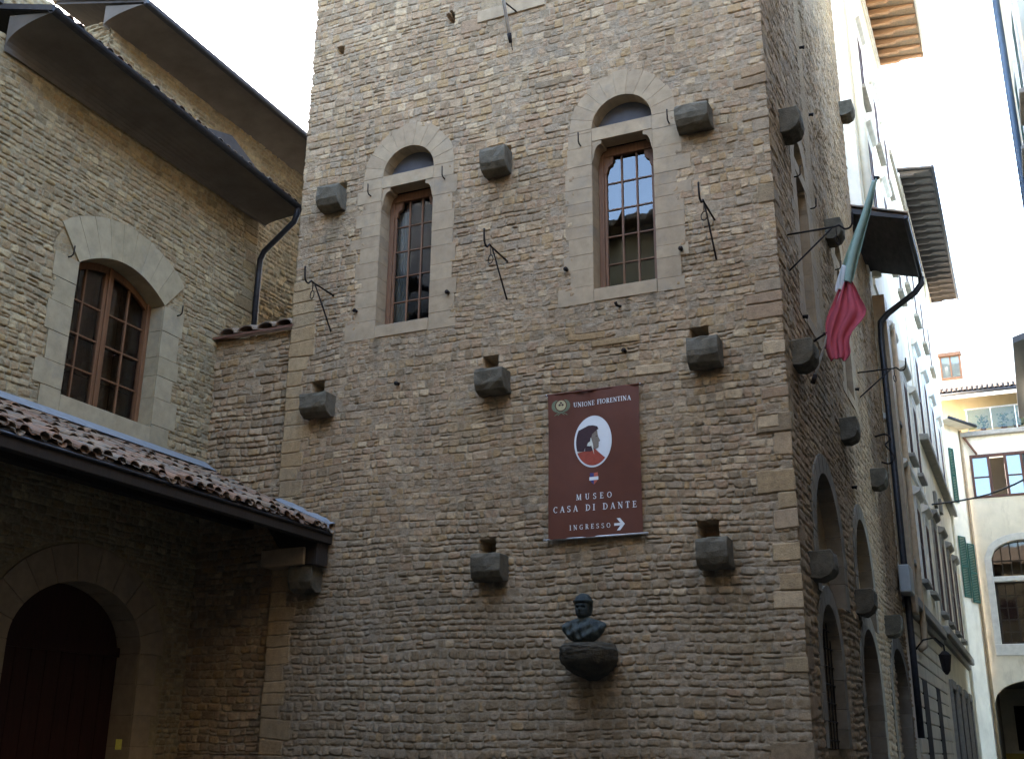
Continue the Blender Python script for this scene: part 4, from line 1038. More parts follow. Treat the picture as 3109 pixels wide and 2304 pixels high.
def lettering(txt, x0, x1, z0, z1, name='lettering'):
    h = z1-z0; k = h*.98; wds = [LET[ch][0]*k if ch != ' ' else .45*k for ch in txt]
    gap = ((x1-x0)-sum(wds))/(len(txt)-1); b = MB(); x = x0; lay = 0
    for ch, w in zip(txt, wds):
        if ch != ' ':
            for q in LET[ch][1]:
                lay += 1; o = .004+.0006*(lay % 7)
                if q[0] == 'l':
                    ax, ay, bx, by, th = q[1]*k, q[2]*h, q[3]*k, q[4]*h, q[5]*k/2; L = math.hypot(bx-ax, by-ay); px, py = -(by-ay)/L*th, (bx-ax)/L*th
                    b.add([bp(x+ax+px, z0+ay+py, o), bp(x+ax-px, z0+ay-py, o), bp(x+bx-px, z0+by-py, o), bp(x+bx+px, z0+by+py, o)], [(0, 1, 2, 3)])
                else:
                    _, cx, cy, rx, ry, a0, a1, th = q; n = 14; ps = []
                    for i in range(n+1):
                        a = rad(a0+(a1-a0)*i/n); m_ = th/2*(.55+.45*abs(cos(a)))
                        ps += [bp(x+(cx+(rx+m_)*cos(a))*k, z0+(cy+(ry+m_)*sin(a))*h, o), bp(x+(cx+(rx-m_)*cos(a))*k, z0+(cy+(ry-m_)*sin(a))*h, o)]
                    b.add(ps, [(2*i, 2*i+1, 2*i+3, 2*i+2) for i in range(n)])
        x += w+gap
    return b.build(name, M['white'], ban)
lettering('UNIONE FIORENTINA', -6.224, -5.246, 6.837, 6.915)
lettering('MUSEO', -6.187, -5.597, 5.314, 5.408)
lettering('CASA DI DANTE', -6.568, -5.208, 5.136, 5.236)
lettering('INGRESSO', -6.297, -5.632, 4.850, 4.926)
ar = MB(); ax, az = -5.40, 4.892
ar.add([bp(u, v, .005) for u, v in ((-5.572, az-.019), (-5.46, az-.019), (-5.46, az+.019), (-5.572, az+.019))], [(0, 1, 2, 3)])
for sgn in (1, -1): ar.add([bp(u, v, .0058) for u, v in ((ax+.002, az), (-5.475, az+sgn*.094), (-5.53, az+sgn*.094), (ax-.055, az))], [(0, 1, 2, 3)])
ar.build('arrow', M['white'], ban)
# oval portrait
OC, OZ, ORX, ORZ = -5.897, 6.24, .322, .42
def ell(k, a): return (OC+ORX*k*cos(a), OZ+ORZ*k*sin(a))
def fan(name, mat, pts, o, par):
    b = MB(); cx = sum(p[0] for p in pts)/len(pts); cz = sum(p[1] for p in pts)/len(pts); n = len(pts)
    # rings so the thin layer follows the cloth
    vs = [bp(cx, cz, o)]; K = 4
    for r in range(1, K+1): vs += [bp(cx+(u-cx)*r/K, cz+(v-cz)*r/K, o) for u, v in pts]
    fs = [(0, 1+i, 1+(i+1) % n) for i in range(n)]
    for r in range(K-1): fs += [(1+r*n+i, 1+(r+1)*n+i, 1+(r+1)*n+(i+1) % n, 1+r*n+(i+1) % n) for i in range(n)]
    b.add(vs, fs); return b.build(name, mat, par)
por = fan('portrait', M['white'], [ell(1, 2*pi*i/48) for i in range(48)], .004, ban)
E = lambda x, y: (OC+x, OZ+y)
garm = [ell(.93, rad(a)) for a in range(205, 318, 6)]+[E(.10, -.19), E(.03, -.12), E(-.05, -.12), E(-.16, -.15)]
fan('garment', M['redprint'], garm, .0065, por)
fan('neck', M['hairprint'], [E(-.14, -.15), E(-.13, -.02), E(.02, -.02), E(.02, -.14), E(-.05, -.16)], .0075, por)
face = [E(.0, .19), E(.075, .17), E(.085, .10), E(.095, .06), E(.125, .0), E(.122, -.012), E(.098, -.02), E(.102, -.05), E(.096, -.062), E(.10, -.085), E(.09, -.115), E(.04, -.13), E(-.02, -.08), E(-.05, .02), E(-.05, .14)]
fan('face', M['skinprint'], face, .0085, por)
hair = [ell(.9, rad(a)) for a in range(148, 206, 6)]+[E(-.16, -.15), E(-.12, -.06), E(-.05, -.02), E(-.03, .06), E(-.01, .12), E(.06, .17), E(.10, .19), E(.08, .235), E(.0, .262), E(-.08, .265), E(-.16, .235)]
fan('cap', M['hairprint'], hair, .0095, por)
fan('strap', M['cream_print'], [E(-.105, -.065), E(-.085, -.015), E(-.05, .0), E(-.035, .07), E(-.02, .02), E(.0, -.05), E(.01, -.15), E(.02, -.22), E(.0, -.16), E(-.01, -.06), E(-.05, -.075)], .0105, por)
fan('eye', M['hairprint'], [E(.045, .075), E(.075, .085), E(.08, .072), E(.05, .066)], .0105, por)
# emblem: disc in a wreath, and the little two-colour shield
em = fan('emblem', M['gold'], [(-6.437+.085*cos(2*pi*i/24), 6.893+.085*sin(2*pi*i/24)) for i in range(24)], .004, ban)
w = MB()
for sgn in (-1, 1):
    ps = []
    for i in range(13):
        a = rad(-75+165*i/12*.8); r0, r1 = .102, .102+.05*sin(pi*i/12)+.008
        for r in (r0, r1): ps.append(bp(-6.437+sgn*r*cos(a), 6.893+r*sin(a), .005))
    w.add(ps, [(2*i, 2*i+1, 2*i+3, 2*i+2) for i in range(12)])
    w.add([bp(-6.437+sgn*x, z, .006) for x, z in ((-.06, 6.735), (.0, 6.785), (.03, 6.79), (.115, 6.73), (.105, 6.722), (.03, 6.772), (0, 6.768), (-.055, 6.725))], [(0, 1, 6, 7), (1, 2, 5, 6), (2, 3, 4, 5)])
w.build('wreath', M['leafprint'], em)
q = MB()
for (x, z, r) in ((-6.46, 6.90, .022), (-6.41, 6.90, .022), (-6.437, 6.935, .02)):
    q.add([bp(x+r*cos(2*pi*i/10), z+r*.8*sin(2*pi*i/10), .006) for i in range(10)], [tuple(range(10))])
q.build('disc_marks', M['hairprint'], em)
sh = fan('shield', M['blueprint'], [(-5.955, 5.733), (-5.89, 5.727), (-5.89, 5.545), (-5.935, 5.585), (-5.955, 5.63)], .004, ban)
fan('shield_half', M['orangeprint'], [(-5.889, 5.727), (-5.822, 5.735), (-5.822, 5.63), (-5.845, 5.585), (-5.889, 5.545)], .0042, sh)
fan('shield_bar', M['white'], [(-5.965, 5.665), (-5.815, 5.668), (-5.815, 5.615), (-5.965, 5.612)], .006, sh)

# ================================================================== BUST
def dense(rings, k):
    R = [np.array(r, float) for r in rings]; R = [2*R[0]-R[1]]+R+[2*R[-1]-R[-2]]; out = []
    for i in range(1, len(R)-2):
        for j in range(k):
            t = j/k; a, b, c, d = R[i-1], R[i], R[i+1], R[i+2]
            q = .5*((2*b)+(c-a)*t+(2*a-5*b+4*c-d)*t*t+(3*b-a-3*c+d)*t*t*t); q[3:] = np.maximum(q[3:], .004); out.append(tuple(q))
    return out+[tuple(R[-2])]
def loft(rings, n=24):
    b = MB(); vs = []
    for (cx, cy, z, rx, ry) in rings:
        for k in range(n):
            t = 2*pi*k/n; vs.append((cx+rx*cos(t), cy-ry*sin(t), z))
    R = len(rings); fs = [(r*n+k, r*n+(k+1) % n, (r+1)*n+(k+1) % n, (r+1)*n+k) for r in range(R-1) for k in range(n)]
    fs += [tuple(range(n))[::-1], tuple(range((R-1)*n, R*n))]
    b.add(vs, fs); return b
bx, by = -5.96, 15.56
bust = thing('bust', 'bronze bust of a hooded man on a stone console below the banner', 'bust', (bx, by, 3.12))
rings = [(bx, by, 3.115, .13, .10), (bx, by, 3.14, .18, .13), (bx, by, 3.18, .235, .155), (bx, by, 3.22, .275, .165), (bx, by+.01, 3.27, .315, .175), (bx, by+.015, 3.31, .335, .175), (bx, by+.02, 3.35, .345, .165), (bx, by+.03, 3.385, .33, .15), (bx, by+.035, 3.415, .28, .14), (bx, by+.035, 3.435, .21, .125), (bx, by+.03, 3.455, .14, .11), (bx, by+.02, 3.47, .095, .095), (bx, by+.01, 3.50, .082, .085)]
o = loft(dense(rings, 4), 56)
# drapery folds
vs = []
for (x, y, z) in o.v:
    dx = x-bx; f = .020*sin(dx*48+(z-3.1)*16)+.016*sin(dx*20-(z-3.1)*38)+.012*sin(abs(dx)*60+(z-3.1)*25)
    if y < by: y += f*min(1, max(0, (z-3.12)/.05), max(0, (3.45-z)/.04))*min(1, (by-y)/.06)
    vs.append((x, y, z))
o.v = vs; o.build('drapery', M['bronze_pale'], bust, smooth=True)
hz = 3.49
hr = [(bx, by+.005, hz, .06, .07), (bx, by-.015, hz+.02, .075, .095), (bx, by-.02, hz+.05, .088, .11), (bx, by-.02, hz+.09, .095, .115), (bx, by-.015, hz+.13, .10, .115), (bx, by-.01, hz+.17, .102, .115), (bx, by, hz+.21, .10, .11), (bx, by+.005, hz+.25, .085, .095), (bx, by+.01, hz+.285, .05, .06), (bx, by+.01, hz+.295, .01, .012)]
hd = loft(dense(hr, 5), 64); vs = []
def ga(a, s): return math.exp(-(a/s)**2)
for (x, y, z) in hd.v:
    dx, dz = x-bx, z-hz
    if y < by-.01:
        y -= .048*ga(dx, .015)*ga(dz-.10, .03)           # nose
        y -= .02*ga(dx, .06)*ga(dz-.155, .016)            # brow
        y += .034*(ga(dx-.036, .018)+ga(dx+.036, .018))*ga(dz-.13, .017)   # eye sockets
        y -= .010*ga(dx, .03)*ga(dz-.055, .008); y += .008*ga(dx, .035)*ga(dz-.066, .006)
        y -= .014*ga(dx, .025)*ga(dz-.018, .016)           # chin
        y += .010*(ga(dx-.06, .02)+ga(dx+.06, .02))*ga(dz-.07, .03)
    vs.append((x, y, z))
hd.v = [(bx+(x-bx)*1.13, by+(y-by)*1.1, 3.47+(z-3.49)*1.1) for x, y, z in vs]; h = hd.build('head', M['bronze'], bust, smooth=True)
cap = loft(dense([(bx, by+.05, hz+.03, .085, .06), (bx, by+.045, hz+.09, .108, .085), (bx, by+.035, hz+.15, .118, .10), (bx, by+.01, hz+.19, .126, .128), (bx, by-.002, hz+.205, .132, .142), (bx, by-.002, hz+.228, .132, .14), (bx, by, hz+.236, .12, .128), (bx, by+.005, hz+.225, .122, .125), (bx, by+.01, hz+.27, .10, .105), (bx, by+.015, hz+.31, .06, .07), (bx, by+.015, hz+.325, .01, .012)], 3), 48)
cap.v = [(x, y+(.05 if (y < by and z < hz+.172 and abs(x-bx) < .115) else 0), z) for (x, y, z) in cap.v]
cap.v = [(bx+(x-bx)*1.13, by+(y-by)*1.1, 3.47+(z-3.49)*1.1) for x, y, z in cap.v]; cap.build('hood', M['bronze'], bust, smooth=True)
cons = loft(dense([(bx, 15.95, 2.60, .07, .05), (bx, 15.9, 2.66, .20, .15), (bx, 15.84, 2.74, .33, .27), (bx, 15.78, 2.84, .42, .36), (bx, 15.76, 2.94, .435, .38), (bx, 15.75, 3.02, .43, .385), (bx, 15.75, 3.075, .41, .37), (bx, 15.75, 3.112, .36, .33)], 4), 40)
tag(cons.build('console', M['console'], None, smooth=True, jitter=.012), 'dark rounded stone console jutting from the tower under the bronze bust', 'console')
# ================================================================== LANE: left side houses
def shutter(F, u0, u1, v0, v1, n0, parent, mat, ang=0.0):
    m = MB(); t = .045; fr = .06
    m.box(F, u0, u0+fr, v0, v1, n0, n0+t); m.box(F, u1-fr, u1, v0, v1, n0, n0+t)
    m.box(F, u0+fr, u1-fr, v0, v0+.08, n0, n0+t); m.box(F, u0+fr, u1-fr, v1-.08, v1, n0, n0+t); vm = (v0+v1)/2; m.box(F, u0+fr, u1-fr, vm-.04, vm+.04, n0, n0+t)
    k = int((v1-v0)/.085)
    for i in range(k):
        v = v0+.09+(v1-v0-.18)*i/k
        a = [F.p(u0+fr, v, n0+t-.005), F.p(u1-fr, v, n0+t-.005), F.p(u1-fr, v+.06, n0+.008), F.p(u0+fr, v+.06, n0+.008)]
        m.add(a, [(0, 1, 2, 3)])
    return m.build('shutter', mat, parent)
def lane_window(F, uc, w, v0, v1, parent, hood=True, trim='white_stone', sh='shutter', wall_n=.0):
    m = MB(); a, b = uc-w/2, uc+w/2
    m.box(F, a-.16, a, v0-.02, v1+.02, -.05, .07); m.box(F, b, b+.16, v0-.02, v1+.02, -.05, .07); m.box(F, a-.16, b+.16, v1+.02, v1+.2, -.05, .08)
    root = m.build('window', M[trim], parent, bevel=.01)
    MB().box(F, a-.25, b+.25, v0-.16, v0-.02, -.05, .2).build('window_sill', M['grey_stone'], root, bevel=.02)
    if hood:
        h = MB(); h.prism(Frame(F.p(a-.3, 0, 0), F.n, F.u), [(0, v1+.38), (.08, v1+.40), (.22, v1+.48), (.26, v1+.55), (.26, v1+.59), (0, v1+.68)], 0, w+.6)
        h.box(F, a-.15, b+.15, v1+.2, v1+.38, -.02, .09); h.build('hood', M[trim], root)
    shutter(F, a+.01, uc-.008, v0, v1, .02, root, M[sh]); shutter(F, uc+.008, b-.01, v0, v1, .02, root, M[sh])
    return root
def eave(parent, F, u0, u1, v, out, mat, n=12, rise=.35, gut='gutter'):
    # boarded soffit on rafters, tiles above, gutter along the edge
    sf_ = Frame((0, 0, 0), (1, 0, 0), (0, 1, 0)); x0 = F.o[0]; s = F.n[0]
    MB().prism(sf_, [(x0-s*.6, v+.1+rise*.6), (x0+s*out, v+.10-rise*out*.25), (x0+s*out, v+.18-rise*out*.25), (x0-s*3.5, v+.18+rise*3.5*.6), (x0-s*3.5, v+.05+rise*3.5*.6)], u0, u1).build('roof', mat, parent)
    for i in range(n):
        y = u0+.15+(u1-u0-.5)*i/(n-1)
        MB().prism(sf_, [(x0-s*.1, v-.1), (x0+s*out*.45, v-.10-rise*out*.1), (x0+s*out*.52, v-.02-rise*out*.12), (x0+s*(out-.12), v-.0-rise*out*.2), (x0+s*(out-.05), v+.095-rise*out*.24), (x0-s*.1, v+.16)], y, y+.17).build('rafter', M['bounce_rafter' if mat is M['orange_soffit'] else 'soffitwood'], parent, bevel=.012)
    MB().box(F, u0, u1, v-.16, v+.02, -.05, .14).box(F, u0, u1, v-.26, v-.17, -.05, .08).build('cornice', M['white_stone'], parent, bevel=.02)
    MB().tube([(x0+s*(out+.05), u0-.08, v+.1-rise*out*.25), (x0+s*(out+.05), u1+.08, v+.1-rise*out*.25)], .075, 8).build('gutter', M[gut], parent, smooth=True)

F1 = Frame((-2.90, 0, 0), (0, 1, 0), (1, 0, 0)); F2 = Frame((-2.86, 0, 0), (0, 1, 0), (1, 0, 0))
h1 = thing('tall_house', 'tall cream house with orange tiled eave just past the stone annex', 'house', (-5, 36, 0))
MB().box(FW, -9, -2.90, 0, 29.2, 30.45, 42.6).build('wall', M['cream2'], h1)
eave(h1, F1, 30.9, 42.7, 28.95, 1.85, M['orange_soffit'], 17, .3, 'gutter_pale')
for v0, v1 in ((6.9, 9.2), (11.0, 13.5), (18.0, 20.6), (22.5, 24.6)):
    for yc in (34.2, 38.2, 41.2): lane_window(F1, yc, 1.15, v0, v1, h1, trim='white_stone')
MB().box(F1, 30.5, 42.6, 5.45, 5.75, -.05, .24).box(F1, 30.5, 42.6, 5.2, 5.44, -.05, .12).build('string_course', M['grey_stone'], h1, bevel=.03)
MB().box(F1, 30.5, 42.6, 10.25, 10.42, -.05, .10).build('string_course', M['white_stone'], h1, bevel=.02)
r = MB()
for k in range(13): r.box(F1, 31.4, 42.6, .1+.39*k, .1+.39*k+.36, -.05, .05)
r.build('rusticated_base', M['cream'], h1, bevel=.02)
for yc in (34.0, 38.5): MB().box(F1, yc-.7, yc+.7, .1, 3.6, .02, .06).build('door', M['darkwood'], h1)
MB().tube([(-2.74, 30.95, 28.5), (-2.74, 30.95, 14.6)], .13, 12).build('downpipe', M['cream2'], h1, smooth=True)
MB().tube([(-2.72, 33.9, 14.2), (-2.72, 33.9, 4.8), (-2.74, 33.8, 4.5), (-2.8, 33.3, 4.4)], .10, 10).build('downpipe', M['buff'], h1, smooth=True)
MB().box(FW, -3.2, -2.58, 5.1, 13.9, 30.6, 31.35).build('pilaster', M['buff'], h1)
MB().box(F1, 31.4, 32.4, 14.55, 28.6, -.05, .06).build('pilaster', M['white_stone'], h1)

h2 = thing('long_house', 'long cream house with stone hoods and brown shutters along the lane', 'house', (-5, 50, 0))
MB().box(FW, -9, -2.86, 0, 25.9, 42.65, 58.3).build('wall', M['cream'], h2)
eave(h2, F2, 46.0, 62.0, 25.6, 1.45, M['soffitwood'], 22, .3)
for yc in (44.6, 48.3, 52.0, 55.7):
    lane_window(F2, yc, 1.25, 6.6, 9.7, h2, trim='grey_stone')
    lane_window(F2, yc, 1.25, 13.2, 16.5, h2)
    lane_window(F2, yc, 1.2, 19.6, 21.8, h2, hood=False)
MB().box(F2, 42.7, 58.3, 12.75, 13.0, -.05, .32).build('string_course', M['grey_stone'], h2, bevel=.03)
MB().box(F2, 42.7, 58.3, 5.65, 5.95, -.05, .30).box(F2, 42.7, 58.3, 5.4, 5.64, -.05, .15).build('string_course', M['grey_stone'], h2, bevel=.03)
for k, yc in enumerate((45, 48.5, 52, 55.5)):
    MB().box(F2, yc-.75, yc+.75, .1, 3.7, .02, .06).build('door', M['darkwood'], h2)
    MB().box(F2, yc-1.0, yc-.76, .1, 3.9, -.02, .10).box(F2, yc+.76, yc+1.0, .1, 3.9, -.02, .10).box(F2, yc-1.0, yc+1.0, 3.9, 4.2, -.02, .12).build('door_surround', M['grey_stone'], h2)
MB().tube([(-2.76, 57.9, 25.4), (-2.76, 57.9, .2)], .08, 8).build('downpipe', M['cream2'], h2, smooth=True)
for (y, z) in ((47.0, 11.0), (50.0, 11.3)): MB().box(F2, y-.4, y+.4, z, z+.7, .0, .12).build('coat_of_arms', M['grey_stone'], h2, bevel=.1, seg=2)
MB().box(F2, 43.2, 57.9, 25.05, 25.3, -.05, .12).build('frieze', M['grey_stone'], h2, bevel=.02)

# ---- corner house with the green shutters, and the house closing the lane
h3 = thing('corner_house', 'narrow ivory house corner with green louvred shutters at the lane end', 'house', (-3, 59, 0))
dx, dy = (-2.05+2.86), (59.95-58.35); L3 = math.hypot(dx, dy); F3 = Frame((-2.86, 58.35, 0), (dx/L3, dy/L3, 0), (dy/L3, -dx/L3, 0))
MB().add([(-2.86, 58.32, 0), (-2.05, 59.95, 0), (-6, 60, 0), (-6, 58.32, 0), (-2.86, 58.32, 17.6), (-2.05, 59.95, 17.6), (-6, 60, 17.6), (-6, 58.32, 17.6)],
         [(0, 1, 5, 4), (1, 2, 6, 5), (2, 3, 7, 6), (3, 0, 4, 7), (4, 5, 6, 7)]).build('wall', M['cream2'], h3)
shutter(F3, .35, .98, 8.9, 11.9, .05, h3, M['green']); shutter(F3, 1.02, 1.65, 8.7, 11.6, .09, h3, M['green'])
shutter(F3, .45, .85, 13.6, 16.4, .04, h3, M['green'])
MB().box(F3, -.5, L3+.15, 17.6, 17.72, -2.5, .74).build('roof', M['cream2'], h3, bevel=.01)
MB().tube([F3.p(-.5, 17.66, .80), F3.p(L3+.2, 17.66, .80)], .085, 8).build('gutter', M['gutter'], h3, smooth=True)
MB().tube([F3.p(1.7, 17.5, .1), F3.p(1.7, 1, .1)], .07, 8).build('downpipe', M['buff'], h3, smooth=True)

FE = Frame((0, 60, 0), (1, 0, 0), (0, -1, 0))
h4 = thing('end_house', 'ivory house closing the lane with glazed balcony, arched window and dark archway', 'house', (1.5, 62, 0))
AR = (-2.0, 1.7, 0, 3.9, 5.05)
m = MB(); X0, X1 = -2.05, 6.0
def colarch(x, v0, vs, top, c, hw): return vs+(top-vs)*math.sqrt(max(0, 1-(abs(x-c)/hw)**2))
N = 20; ps = [(X0, 5.2), (X0, 0), (-1.99, 0)]
ps = [(-2.0+3.7*i/N, colarch(-2.0+3.7*i/N, 0, 3.9, 5.05, -.15, 1.85)) for i in range(N+1)]
m.prism(FE, [(X0, 3.9)]+ps+[(1.75, 3.9), (1.75, 6.0), (X0, 6.0)], -.6, 0)
m.box(FE, 1.75, X1, 0, 6.0, -.6, 0); m.box(FE, X0-.06, -2.0, 0, 3.9, -.6, 0)
WX0, WX1 = -1.30, 1.75
m.box(FE, X0, WX0-.0, 6.0, 11.6, -.6, 0); m.box(FE, WX1, X1, 6.0, 11.6, -.6, 0); m.box(FE, WX0, WX1, 6.0, 6.75, -.6, 0)
N = 16; c_, hw_ = (WX0+WX1)/2, (WX1-WX0)/2
ps = [(WX0+(WX1-WX0)*i/N, colarch(WX0+(WX1-WX0)*i/N, 0, 10.9, 11.75, c_, hw_)) for i in range(N+1)]
m.prism(FE, ps+[(WX1, 13.95), (WX0, 13.95)], -.6, 0)
m.box(FE, X0, WX0, 11.6, 13.95, -.6, 0); m.box(FE, WX1, X1, 11.6, 13.95, -.6, 0)
m.box(FE, X0, -1.72, 13.95, 16.2, -.6, 0); m.box(FE, 2.6, X1, 13.95, 16.2, -.6, 0); m.box(FE, X0, X1, 16.2, 17.2, -.6, 0)
m.box(FE, 5.5, 6.0, 17.2, 19.3, -.6, 0)
m.build('wall', M['ivory'], h4)
s = MB(); s.box(FE, WX0-.32, WX0, 6.45, 10.9, -.3, .05); s.box(FE, WX1, WX1+.32, 6.45, 10.9, -.3, .05); s.box(FE, WX0-.32, WX1+.32, 6.2, 6.74, -.3, .07)
po = [(WX0-.32+(WX1-WX0+.64)*i/N, colarch(WX0-.32+(WX1-WX0+.64)*i/N, 0, 10.9, 12.1, c_, hw_+.32)) for i in range(N+1)]
s.prism(FE, [(u, v) for u, v in po]+[(u, v) for u, v in ps[::-1]], -.3, .05); s.box(FE, WX0, WX1, 9.75, 10.0, -.4, .0)
wn_ = s.build('window', M['white_stone'], h4, bevel=.02)
f = MB()
for i in range(8): x = WX0+.02+(WX1-WX0-.12)*i/7; f.box(FE, x, x+(.10 if i in (0, 4, 7) else .05), 6.75, 9.75, -.42, -.34)
for k in range(6): z = 6.75+2.9*k/5; f.box(FE, WX0, WX1, z, z+(.10 if k in (0, 5) else .05), -.41, -.345)
for i in range(8): x = WX0+.02+(WX1-WX0-.12)*i/7; f.box(FE, x, x+.05, 10.0, colarch(x, 0, 10.9, 11.75, c_, hw_), -.42, -.34)
f.box(FE, WX0, WX1, 10.75, 10.82, -.41, -.345); f.build('window_frame', M['darkwood'], wn_)
MB().box(FE, WX0, WX1, 6.75, 11.7, -.385, -.38).build('glass', M['dark_glass'], wn_)
MB().box(FE, WX0-.3, WX1+.3, 6.5, 12, -.75, -.65).build('inner_shutter', M['innerwood'], wn_)
f = MB(); zz0, zz1 = 13.95, 16.2
for x, wd in ((-1.72, .12), (-.92, .14), (-.14, .14), (.62, .12), (1.4, .12), (2.45, .15)): f.box(FE, x, x+wd, zz0, zz1, -.12, .04)
f.box(FE, -1.72, 2.6, zz0, zz0+.12, -.11, .035); f.box(FE, -1.72, 2.6, zz1-.14, zz1, -.11, .045)
for x0_, x1_ in ((-1.6, -.92), (-.0, .62), (.74, 1.4), (1.52, 2.45)): f.box(FE, x0_, x1_, 15.0, 15.06, -.08, 0)
w2 = f.build('window', M['shutter'], h4, bevel=.01)
g = MB()
for x0_, x1_ in ((-1.6, -.92), (.0, .62), (.74, 1.4), (1.52, 2.45)): g.box(FE, x0_, x1_, zz0+.12, zz1-.14, -.07, -.062)
g.build('glass', M['glass'], w2)
g = MB()
for x0_, x1_ in ((-1.6, -.92), (.0, .62), (.74, 1.4), (1.52, 2.45)): g.box(FE, x0_, x1_, zz0+.12, zz1-.14, -.16, -.10)
g.build('blind', M['curtain'], w2)
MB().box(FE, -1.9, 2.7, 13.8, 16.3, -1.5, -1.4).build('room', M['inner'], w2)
# balcony with glass rail, ochre wall set back, roof above
MB().box(FE, X0, X1, 17.15, 17.4, -2.6, .25).build('balcony', M['grey_stone'], h4, bevel=.03)
b = MB()
for i in range(7): b.tube([FE.p(-1.6+1.15*i, 17.4, .15), FE.p(-1.6+1.15*i, 18.6, .15)], .03, 6)
b.tube([FE.p(-1.7, 18.6, .15), FE.p(5.6, 18.6, .15)], .03, 6); b.build('railing', M['gutter_pale'], h4)
MB().box(FE, -1.6, 5.5, 17.5, 18.55, .14, .15).build('glass_panel', M['rail_glass'], h4)
MB().box(FE, -4.5, X1, 17.4, 19.7, -1.6, -1.4).build('terrace_wall', M['ochre'], h4)
for i, x in enumerate((-.9, .1, .7, 1.9, 2.8)):
    p = MB(); p.tube([FE.p(x, 17.4, -.3), FE.p(x, 17.65, -.3)], [.12, .16], 8); pot = p.build('planter', M['rust'], h4)
    q = MB(); rr = random.Random(i)
    for k in range(90):
        a, r_, hh = rr.uniform(0, 2*pi), rr.uniform(0, .28), rr.uniform(.25, .95); c0_ = Vector(FE.p(x+r_*cos(a), 17.4+hh, -.3+r_*sin(a)))
        d1 = Vector((rr.uniform(-1, 1), rr.uniform(-1, 1), rr.uniform(-1, 1))).normalized()*.07; d2 = Vector((rr.uniform(-1, 1), rr.uniform(-1, 1), rr.uniform(-1, 1))).normalized()*.05
        q.add([c0_-d1, c0_-d2, c0_+d1, c0_+d2], [(0, 1, 2, 3)])
    q.build('plant', M['leaf'], pot)
MB().prism(Frame((0, 0, 0), (0, 1, 0), (1, 0, 0)), [(59.6, 19.4), (59.6, 19.52), (64.5, 21.5), (64.5, 21.3)], -3.4, X1).build('roof', M['darkwood'], h4)
t = MB(); rr = random.Random(31)
for k in range(38):
    x = -3.3+.25*k
    for j in range(6):
        y = 59.55+.42*j; z = 19.53+.42*j*.405+rr.uniform(-.01, .02); ps = []
        for yy, zo, r_ in ((y, 0, .11), (y+.48, .48*.405, .09)):
            for q in range(6): a = pi*q/5; ps.append((x+r_*cos(a), yy, z+zo+.8*r_*sin(a)))
        t.add(ps, [(i, i+1, 7+i, 6+i) for i in range(5)])
t.build('roof_tiles', M['tile'], h4)
MB().tube([(-3.4, 59.5, 19.4), (X1, 59.5, 19.4)], .08, 8).build('gutter', M['gutter'], h4, smooth=True)
MB().box(FE, -2.0, 1.75, 0, 5.1, -9, -8.8).build('passage_wall', M['ivory'], h4)
MB().box(FE, -2.0, 1.75, 0, 1.75, -8.8, -8.75).build('passage_dado', M['ochre_base'], h4)
MB().box(FE, -1.3, .2, 1.9, 4.2, -8.8, -8.72).build('passage_window', M['darkwood'], h4)
MB().box(FE, -2.3, -1.97, 0, 5.1, -9, -.02).box(FE, 1.76, 2.0, 0, 5.1, -9, -.6).box(FE, -2.3, 2.0, 5.1, 5.3, -9, -.6).build('passage_vault', M['grey_stone'], h4)
MB().tube([FE.p(-1.9, 17.2, .12), FE.p(-1.35, 16.2, .12)], .06, 8).build('brace', M['rust'], h4, smooth=True)

h5 = thing('attic_house', 'white attic storey with an orange framed window above the end house roof', 'house', (1, 70, 0))
FT = Frame((0, 68, 0), (1, 0, 0), (0, -1, 0))
MB().box(FT, -3.6, 6, 19, 27, -5, 0).build('wall', M['white_stone'], h5)
f = MB(); f.box(FT, -2.95, -2.84, 22.95, 24.35, -.05, .12); f.box(FT, -1.87, -1.76, 22.95, 24.35, -.05, .12); f.box(FT, -2.40, -2.31, 23.0, 24.3, -.05, .1); f.box(FT, -3.0, -1.7, 24.3, 24.5, -.05, .25); f.box(FT, -2.95, -1.76, 22.85, 22.97, -.05, .15)
w5 = f.build('window', M['frame_orange'], h5); MB().box(FT, -2.84, -1.87, 22.97, 24.3, -.02, .02).build('glass', M['glass'], w5); MB().box(FT, -2.84, -1.87, 22.97, 24.3, .0, .012).build('blind', M['curtain'], w5)

# ---- right side of the lane
h6 = thing('lane_house', 'pale sunlit house front on the right side of the lane with dark downpipe', 'house', (4, 40, 0))
MB().box(FW, 1.62, 9, 0, 31, 26, 36).build('wall', M['lane_front'], h6)
FR = Frame((1.62, 0, 0), (0, 1, 0), (-1, 0, 0))
for yc in (28, 31, 34.5):
    for v0, v1 in ((6.5, 9), (12, 14.5), (17.5, 20)): lane_window(FR, yc, 1.2, v0, v1, h6, hood=False, sh='green')
MB().tube([(1.42, 32, 31), (1.42, 32, 4)], .11, 10).build('downpipe', M['bluepipe'], h6, smooth=True)
MB().prism(Frame((0, 0, 0), (1, 0, 0), (0, 1, 0)), [(1.0, 30.9), (1.0, 31.05), (9, 33.6), (9, 33.4), (1.7, 31.1)], 26, 36.3).build('roof', M['soffitwood'], h6)
MB().tube([(.95, 26, 30.98), (.95, 36.3, 30.98)], .08, 8).build('gutter', M['gutter'], h6, smooth=True)

h6b = thing('low_house', 'lower house with a dark overhanging eave on the right of the lane', 'house', (4, 47, 0))
MB().box(FW, 1.9, 9, 0, 17.5, 36.1, 57.5).build('wall', M['cream2'], h6b)
MB().prism(Frame((0, 0, 0), (1, 0, 0), (0, 1, 0)), [(.80, 17.2), (.80, 17.45), (9, 19.9), (9, 19.6), (1.95, 17.5)], 46, 57.5).build('roof', M['gutter'], h6b)
